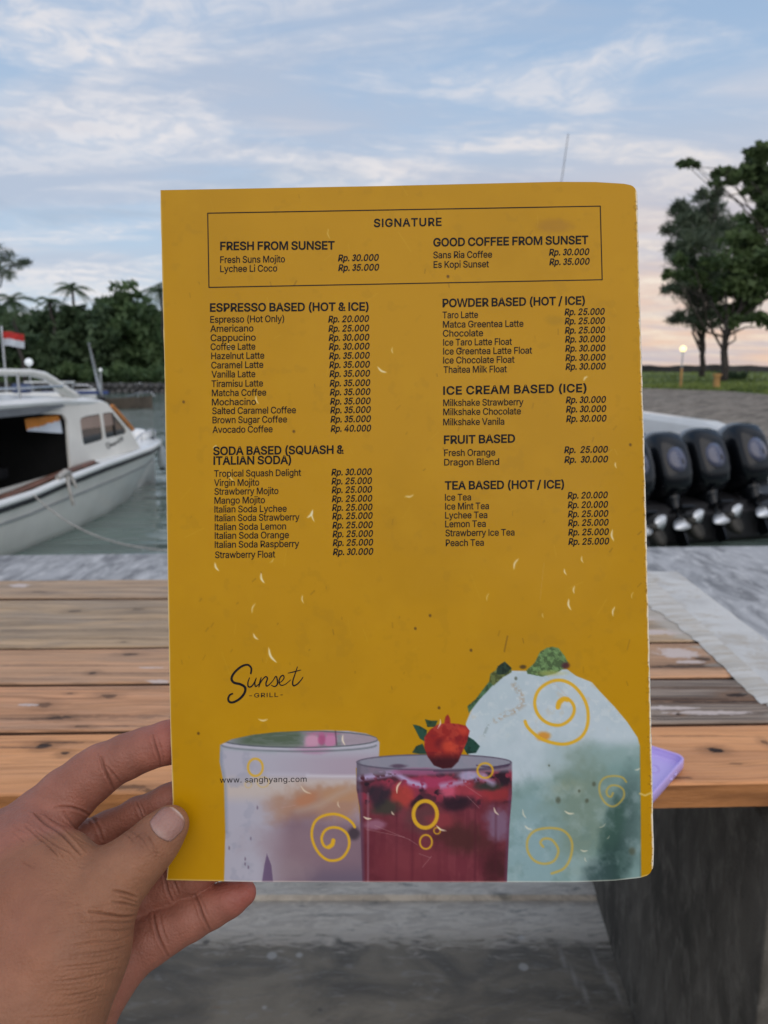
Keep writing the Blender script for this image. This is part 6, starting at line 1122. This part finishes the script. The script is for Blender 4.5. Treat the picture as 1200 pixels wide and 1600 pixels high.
ur = Ink(); ur.text('www. sanghyang.com', 343.5, 1223, 479, 1221.5, 8.6 * 1.0, 0, 0, 6); ur.build('web_address_lettering')
# ------------------------------------------------------------------ the left hand (one continuous skin, camera-frame layout)
def cc3(px, py, d): return np.array([(px - 600) / FPX * d, (800 - py) / FPX * d, d])
def chain(L_): return [(cc3(a, b, d), r_ / FPX * d) for a, b, d, r_ in L_]
CH = {
 'index': chain([(6, 1345, .338, 52), (66, 1282, .3435, 49), (104, 1245, .3455, 44), (140, 1215, .3465, 39.5), (160, 1200, .347, 36.5), (198, 1182, .3475, 33.5), (228, 1170, .3475, 31.5), (262, 1160, .3475, 32), (300, 1148, .3475, 29), (330, 1138, .3472, 24)]),
 'middle': chain([(70, 1370, .345, 46), (118, 1325, .353, 36), (170, 1296, .357, 27), (215, 1272, .355, 24.5), (262, 1252, .3495, 24.5), (310, 1230, .347, 26), (345, 1215, .3465, 22)]),
 'ring': chain([(120, 1440, .342, 44), (178, 1414, .3475, 34), (222, 1399, .3495, 31), (262, 1383, .3495, 29), (300, 1366, .3485, 28), (340, 1345, .3475, 26), (362, 1333, .347, 22)]),
 'pinky': chain([(140, 1535, .333, 50), (188, 1500, .3385, 43), (236, 1467, .3425, 37.5), (262, 1452, .344, 34.5), (296, 1434, .3455, 33), (330, 1418, .3465, 29.5), (358, 1405, .347, 26), (380, 1395, .347, 20.5)]),
 'thumb': chain([(266, 1288, .3255, 29), (250, 1306, .3245, 34), (232, 1326, .323, 38), (207, 1350, .3205, 43), (180, 1374, .318, 50), (146, 1412, .315, 66), (100, 1478, .309, 103), (46, 1570, .302, 118), (-34, 1720, .292, 128), (-110, 1880, .288, 128), (-160, 2010, .286, 124)]),
}
WEB = chain([(150, 1394, .318, 46), (96, 1352, .321, 50), (40, 1330, .326, 52), (-14, 1330, .331, 56)])
WEB2 = chain([(60, 1400, .318, 84), (0, 1400, .324, 86), (-60, 1420, .326, 90)])
PALM = chain([(0, 1370, .338, 60), (60, 1420, .342, 62), (110, 1490, .340, 64), (150, 1540, .334, 52), (112, 1612, .326, 60), (50, 1720, .312, 92), (-40, 1860, .300, 118)])
PALM2 = chain([(118, 1352, .350, 40), (150, 1390, .347, 46), (165, 1440, .345, 48)])
def sd_chain(P, ch, k=0.003):
    out = None
    for (a, ra), (b, rb) in zip(ch[:-1], ch[1:]):
        ba = b - a; t = np.clip((P - a) @ ba / (ba @ ba), 0, 1); d = np.sqrt((((P - a) - t[..., None] * ba) ** 2).sum(-1)) - (ra + (rb - ra) * t)
        out = d if out is None else smin(out, d, k)
    return out
def smin(a, b, k): h = np.clip(0.5 + 0.5 * (b - a) / k, 0, 1); return b + (a - b) * h - k * h * (1 - h)
def sdf(P):
    f = smin(sd_chain(P, CH['index']), sd_chain(P, CH['middle']), .0012); f = smin(f, sd_chain(P, CH['ring']), .0012); f = smin(f, sd_chain(P, CH['pinky']), .0009)
    p_ = smin(sd_chain(P, PALM), sd_chain(P, PALM2), .006); f = smin(f, p_, .0055)
    th = smin(smin(sd_chain(P, CH['thumb'], .004), sd_chain(P, WEB), .006), sd_chain(P, WEB2), .008)
    # the thumb blends into the palm only near its root
    w = np.clip((170 - (P[..., 0] / P[..., 2] * FPX + 600)) / 60, 0, 1); kk = .0015 + .0075 * w
    return smin(f, th, kk)
def surface_nets(lo, hi, vx):
    n = np.ceil((hi - lo) / vx).astype(int) + 1; ax = [lo[i] + vx * np.arange(n[i]) for i in range(3)]
    V = np.empty(n, np.float32)
    for i in range(0, n[0], 16):
        P = np.stack(np.meshgrid(ax[0][i:i + 16], ax[1], ax[2], indexing='ij'), -1); V[i:i + 16] = sdf(P)
    ins = V < 0; c = [n[0] - 1, n[1] - 1, n[2] - 1]; cell = lambda di, dj, dk: (slice(di, di + c[0]), slice(dj, dj + c[1]), slice(dk, dk + c[2]))
    cnt = sum(ins[cell(a, b, d)].astype(np.int8) for a in (0, 1) for b in (0, 1) for d in (0, 1)); act = (cnt > 0) & (cnt < 8); I = np.argwhere(act); vid = -np.ones(c, int); vid[tuple(I.T)] = np.arange(len(I))
    acc = np.zeros((len(I), 3)); num = np.zeros(len(I))
    for a in (0, 1):
        for b in (0, 1):
            for axis in range(3):
                o1 = [0, 0, 0]; oth = [q_ for q_ in range(3) if q_ != axis]; o1[oth[0]] = a; o1[oth[1]] = b; o2 = list(o1); o2[axis] = 1
                v1 = V[I[:, 0] + o1[0], I[:, 1] + o1[1], I[:, 2] + o1[2]]; v2 = V[I[:, 0] + o2[0], I[:, 1] + o2[1], I[:, 2] + o2[2]]; cr = (v1 < 0) != (v2 < 0); t = np.where(cr, v1 / np.where(cr, v1 - v2, 1), 0)
                p_ = np.tile(np.array(o1, float), (len(I), 1)); p_[:, axis] += t; acc += p_ * cr[:, None]; num += cr
    P = lo + vx * (I + acc / num[:, None]); F = []
    for axis in range(3):
        u, v = [(1, 2), (2, 0), (0, 1)][axis]; s1 = [slice(1, c[0]), slice(1, c[1]), slice(1, c[2])]; s1[axis] = slice(0, c[axis]); a_ = ins[tuple(s1)]
        s2 = list(s1); s2[axis] = slice(1, c[axis] + 1); b_ = ins[tuple(s2)]; E_ = np.argwhere(a_ != b_); off = np.array([q_.start for q_ in s1]); fl_ = a_[tuple(E_.T)]; E_ = E_ + off
        def at(du, dv): q_ = E_.copy(); q_[:, u] -= du; q_[:, v] -= dv; return vid[q_[:, 0], q_[:, 1], q_[:, 2]]
        Q = np.stack([at(1, 1), at(0, 1), at(0, 0), at(1, 0)], 1); Q[~fl_] = Q[~fl_][:, ::-1]; F.append(Q)
    return P, np.concatenate(F)
HP, HF = surface_nets(np.array([-0.235, -0.315, 0.245]), np.array([-0.055, -0.078, 0.378]), 0.00092)
R3 = np.stack([RT, UP, FW], 1)                       # camera frame to world
toW = lambda P: EYE + P @ R3.T
tmp = mesh('tmp', HP, HF, [], None); sm = tmp.modifiers.new('s', 'SMOOTH'); sm.iterations = 3; sm.factor = .5; sb_ = tmp.modifiers.new('d', 'SUBSURF'); sb_.levels = 1; sb_.render_levels = 1
dg = bpy.context.evaluated_depsgraph_get(); me = tmp.evaluated_get(dg).to_mesh(); nv = len(me.vertices); P = np.empty(nv * 3, np.float32); me.vertices.foreach_get('co', P); P = P.reshape(-1, 3).astype(float)
N = np.empty(nv * 3, np.float32); me.vertex_normals.foreach_get('vector', N); N = N.reshape(-1, 3).astype(float); F = np.empty(len(me.loops), np.int32); me.loops.foreach_get('vertex_index', F); F = F.reshape(-1, 4)
tmp.evaluated_get(dg).to_mesh_clear(); tm = tmp.data; bpy.data.objects.remove(tmp); bpy.data.meshes.remove(tm)
if (N * P).sum(-1)[np.argmin(P[:, 2])] > 0: N = -N; F = F[:, ::-1]
px = P[:, 0] / P[:, 2] * FPX + 600; py = 800 - P[:, 1] / P[:, 2] * FPX; dep = P[:, 2]
front = np.clip(-(N * P).sum(-1) / np.linalg.norm(P, axis=1) * 2.0, 0, 1)
thd = sd_chain(P, CH['thumb'], .004); fgd = np.minimum.reduce([sd_chain(P, CH[k]) for k in ('index', 'middle', 'ring', 'pinky')])
isth = (np.minimum(np.minimum(thd, sd_chain(P, WEB)), sd_chain(P, WEB2)) < .0012)
def crease(pts, w, amp, th):
    pts = spline(pts, 4); sel = (px > pts[:, 0].min() - 15) & (px < pts[:, 0].max() + 15) & (py > pts[:, 1].min() - 15) & (py < pts[:, 1].max() + 15) & (isth if th else ~isth)
    x = px[sel]; y = py[sel]; dm = np.full(x.shape, 1e9); uu_ = np.zeros(x.shape); n = len(pts) - 1
    for k in range(n):
        a, b = pts[k], pts[k + 1]; ab = b - a; t = np.clip(((x - a[0]) * ab[0] + (y - a[1]) * ab[1]) / (ab @ ab + 1e-9), 0, 1); dd = np.hypot(x - a[0] - t * ab[0], y - a[1] - t * ab[1]); c = dd < dm; dm[c] = dd[c]; uu_[c] = (k + t[c]) / n
    w = max(w * .60, 1.25); f = np.exp(-(dm / w) ** 2) * (0.35 + 0.65 * np.sin(np.pi * np.clip(uu_, .02, .98))) - .30 * np.exp(-((dm - 2.2 * w) / (1.3 * w)) ** 2)
    D = np.zeros(len(px)); D[sel] = f * amp * .95; return D
disp = np.zeros(len(px)); cmask = np.zeros(len(px))
CR = [  # (points, width px, depth m, on the thumb?)
 ([(158, 1184), (163, 1200), (170, 1216), (178, 1232)], 3.4, .0011, 0), ([(166, 1196), (178, 1210), (188, 1222)], 2.4, .0006, 0), ([(152, 1176), (158, 1190), (161, 1204)], 2.2, .0004, 0), ([(238, 1150), (243, 1168), (248, 1182), (251, 1196)], 3.0, .0009, 0), ([(246, 1152), (252, 1172), (257, 1190)], 2.2, .0004, 0),
 ([(213, 1256), (218, 1266), (222, 1278)], 2.6, .0007, 0), ([(219, 1254), (226, 1272)], 2.0, .0004, 0),
 ([(256, 1362), (259, 1378), (262, 1392), (268, 1406)], 2.8, .0009, 0), ([(266, 1362), (272, 1378), (279, 1396)], 2.4, .0006, 0),
 ([(304, 1398), (311, 1414), (317, 1432), (328, 1454)], 3.0, .0010, 0), ([(311, 1398), (319, 1416), (324, 1430)], 2.2, .0004, 0), ([(240, 1430), (243, 1448), (250, 1470), (262, 1494)], 3.0, .0009, 0), ([(250, 1428), (254, 1450), (262, 1474)], 2.2, .0004, 0),
 ([(50, 1265), (70, 1285), (98, 1304), (126, 1334)], 3.6, .0013, 1), ([(64, 1266), (82, 1280), (104, 1292)], 2.8, .0008, 1), ([(40, 1290), (64, 1312), (84, 1330), (96, 1348)], 2.8, .0007, 1), ([(58, 1300), (84, 1318), (112, 1332)], 2.4, .0006, 1), ([(20, 1300), (50, 1326), (74, 1350)], 2.4, .0004, 1), ([(86, 1262), (110, 1262), (134, 1270), (150, 1282)], 3.0, .0008, 0), ([(100, 1270), (116, 1290), (120, 1308)], 3.0, .0006, 0), ([(140, 1275), (152, 1290), (160, 1312)], 3.0, .0007, 0),
 ([(192, 1302), (202, 1308), (208, 1316)], 2.0, .00045, 1), ([(200, 1296), (212, 1304), (222, 1312), (230, 1326)], 2.0, .00045, 1), ([(206, 1310), (214, 1306), (222, 1300)], 1.8, .0003, 1), ([(232, 1308), (238, 1318), (242, 1332), (250, 1334)], 2.0, .00045, 1), ([(224, 1300), (234, 1312), (236, 1326)], 1.8, .00035, 1), ([(240, 1322), (246, 1330), (244, 1340)], 1.8, .0003, 1),
 ([(178, 1392), (196, 1396), (213, 1402)], 3.2, .0009, 1), ([(176, 1410), (194, 1412), (212, 1416)], 3.0, .0008, 1), ([(188, 1402), (202, 1406), (214, 1410)], 2.2, .0005, 1), ([(140, 1424), (168, 1428), (192, 1432), (212, 1430)], 3.0, .0011, 1), ([(124, 1440), (160, 1440), (190, 1442), (210, 1440)], 2.6, .0006, 1), ([(130, 1458), (162, 1452), (188, 1454), (208, 1450)], 2.4, .0005, 1), ([(118, 1476), (150, 1472), (180, 1470), (204, 1462)], 2.4, .0005, 1), ([(110, 1494), (140, 1490), (170, 1486), (198, 1478)], 2.4, .00045, 1), ([(92, 1512), (130, 1508), (160, 1504), (190, 1496)], 2.4, .00045, 1), ([(84, 1534), (120, 1530), (150, 1524), (182, 1514)], 2.4, .0004, 1), ([(100, 1556), (130, 1552), (160, 1542)], 2.4, .0004, 1), ([(70, 1572), (110, 1570), (150, 1560)], 2.4, .00035, 1), ([(40, 1590), (90, 1588), (140, 1580)], 2.4, .0003, 1),
]
rs = np.random.default_rng(5)
for k in range(34):
    x = rs.uniform(70, 150); y = 1415 + 5.2 * k + rs.uniform(-3, 3); l_ = rs.uniform(30, 70); CR.append(([(x, y), (x + l_ * .5, y - rs.uniform(1, 4)), (x + l_, y - rs.uniform(4, 9))], 1.7, rs.uniform(.0001, .00026), 1))
for k in range(20):
    x = rs.uniform(20, 110); y = rs.uniform(1285, 1350); l_ = rs.uniform(18, 44); a = rs.uniform(.3, .75); CR.append(([(x, y), (x + l_ * .5, y + l_ * .5 * a + 2), (x + l_, y + l_ * a)], 1.7, rs.uniform(.00012, .0003), 1))
for pts, w, amp, th in CR:
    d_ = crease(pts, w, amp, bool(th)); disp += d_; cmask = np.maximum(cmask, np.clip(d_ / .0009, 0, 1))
# broad unevenness: pads of the fingers, tendons
disp += .0005 * (vnoise(P[:, 0] * 90, P[:, 1] * 90 + P[:, 2] * 60, 8, 2) - .5) + .00016 * (vnoise(P[:, 0] * 420, P[:, 1] * 420 + P[:, 2] * 300, 9, 2) - .5)
P = P - N * (disp * front)[:, None]
dors = s2l((134, 92, 68)) * 1.26; palmc = s2l((147, 95, 78)) * 1.14; pad = s2l((158, 90, 78)) * 1.25; dk_ = s2l((100, 60, 46)) * 1.25
col = np.where(isth[:, None], dors, palmc)
w_ = np.clip((fgd - thd) / .01 + .5, 0, 1)[:, None]; col = palmc * (1 - w_) + dors * w_
for c_, r_ in (((385, 1392), 42), ((300, 1150), 60), ((350, 1335), 45)): k = (np.exp(-((px - c_[0]) ** 2 + (py - c_[1]) ** 2) / r_ ** 2) * (~isth))[:, None]; col = col * (1 - k) + pad * k
mm = vnoise(P[:, 0] * 60, P[:, 1] * 60 + P[:, 2] * 30, 14, 3)[:, None]; col = col * (0.80 + .4 * mm); m2_ = vnoise(P[:, 0] * 260, P[:, 1] * 260 + P[:, 2] * 160, 18, 3)[:, None]; col = col * (0.90 + .2 * m2_); k = (sstep(.55, .8, vnoise(P[:, 0] * 35 + 9, P[:, 1] * 35, 15, 3)) * .35)[:, None] * w_; col = col * (1 - k) + dk_ * k
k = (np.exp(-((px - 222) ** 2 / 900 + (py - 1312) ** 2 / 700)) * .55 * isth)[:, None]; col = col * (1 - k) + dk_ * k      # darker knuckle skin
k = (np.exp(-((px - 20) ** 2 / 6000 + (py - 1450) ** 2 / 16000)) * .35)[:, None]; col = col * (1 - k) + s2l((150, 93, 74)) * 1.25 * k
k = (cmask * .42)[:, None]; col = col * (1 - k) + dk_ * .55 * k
hand = empty('hand', tuple(toW(cc3(100, 1480, .31))), "left hand with brown skin pinching the menu's lower left corner, thumb in front", 'hand')
def skin_mat(name, rough=.5, bump=True):
    m, t, p = newmat(name); a = t.add('ShaderNodeAttribute'); a.attribute_name = 'skin'; t.link(a.outputs['Color'], p.inputs['Base Color']); tc = t.add('ShaderNodeTexCoord'); v = tc.outputs['Object']
    p.inputs['Subsurface Weight'].default_value = .18; p.inputs['Subsurface Radius'].default_value = (.9, .35, .2); p.inputs['Subsurface Scale'].default_value = .004; p.inputs['Specular IOR Level'].default_value = .35
    n = t.noise(v, 90, 3, .6); t.link(t.rng(n, .3, .7, rough - .06, rough + .10), p.inputs['Roughness'])
    vo = t.add('ShaderNodeTexVoronoi'); vo.inputs['Scale'].default_value = 900; t.link(v, vo.inputs['Vector']); f = t.noise(t.mapv(v, (1, 2.4, 1)), 420, 4, .6, .5)
    bu = t.add('ShaderNodeBump'); bu.inputs['Distance'].default_value = .00036; bu.inputs['Strength'].default_value = .8; t.link(t.math('ADD', t.math('MULTIPLY', vo.outputs[0], .6), f), bu.inputs['Height']); t.link(bu.outputs[0], p.inputs['Normal']); return m
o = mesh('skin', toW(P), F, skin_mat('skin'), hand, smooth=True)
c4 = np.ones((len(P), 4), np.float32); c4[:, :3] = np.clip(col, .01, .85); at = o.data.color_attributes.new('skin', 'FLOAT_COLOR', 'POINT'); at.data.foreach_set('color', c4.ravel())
# thumbnail laid on the skin
def hit(px_, py_):
    r_ = np.stack([(px_ - 600) / FPX, (800 - py_) / FPX, np.ones_like(px_)], -1); t = np.full(px_.shape, .285)
    for _ in range(90): t = t + np.clip(sd_chain(r_ * t[..., None], CH['thumb'], .004), -.001, .002) * .8
    return r_, t
nu, nvv = 26, 26; uu_, vv_ = np.meshgrid(np.linspace(-1, 1, nu), np.linspace(-1, 1, nvv)); ax_ = np.array([.68, -.73]); bx_ = np.array([.73, .68]); cN = np.array([263.0, 1286.0])
al = np.where(vv_ > 0, 24.5 * vv_, 22 * vv_); prof = np.where(vv_ > 0, np.sqrt(np.clip(1 - (np.abs(vv_) * .97) ** 2.6, 0, 1)), 1 - .10 * vv_ ** 2 - .12 * (vv_ < -.9)); ac = 24.5 * uu_ * prof
bulge = -4.5 * (1 - uu_ ** 2) * np.clip(-vv_, 0, 1)
qx = cN[0] + ax_[0] * (al + bulge) + bx_[0] * ac; qy = cN[1] + ax_[1] * (al + bulge) + bx_[1] * ac; r_, t_ = hit(qx, qy)
edge_ = np.clip(1 - np.maximum(np.abs(uu_) ** 6, np.clip(-vv_, 0, 1) ** 8), 0, 1); lift = .00025 + .00050 * edge_ * 1.0 + .0003 * (1 - uu_ ** 2) * edge_; Pn = r_ * (t_ - lift)[..., None]
ii = np.arange(nu * nvv).reshape(nvv, nu); Q = np.stack([ii[:-1, :-1], ii[:-1, 1:], ii[1:, 1:], ii[1:, :-1]], -1).reshape(-1, 4)
cn_ = np.ones((nu * nvv, 4), np.float32); base_ = s2l((156, 116, 106)) * 1.15; tipc = s2l((182, 160, 152)) * 1.4; k = sstep(.80, .93, vv_ + .05 * uu_ ** 2).ravel()[:, None]; lun = (np.exp(-((vv_ + 1.0) ** 2 / .10 + uu_ ** 2 / .5)) * .35).ravel()[:, None]
cn_[:, :3] = base_ * (1 - k) + tipc * k; cn_[:, :3] = cn_[:, :3] * (1 - lun) + tipc * lun
o = mesh('thumbnail', toW(Pn.reshape(-1, 3)), Q, skin_mat('nail', .30), hand, smooth=True); at = o.data.color_attributes.new('skin', 'FLOAT_COLOR', 'POINT'); at.data.foreach_set('color', cn_.ravel())
sl_ = o.modifiers.new('thickness', 'SOLIDIFY'); sl_.thickness = .0004; sl_.offset = -1
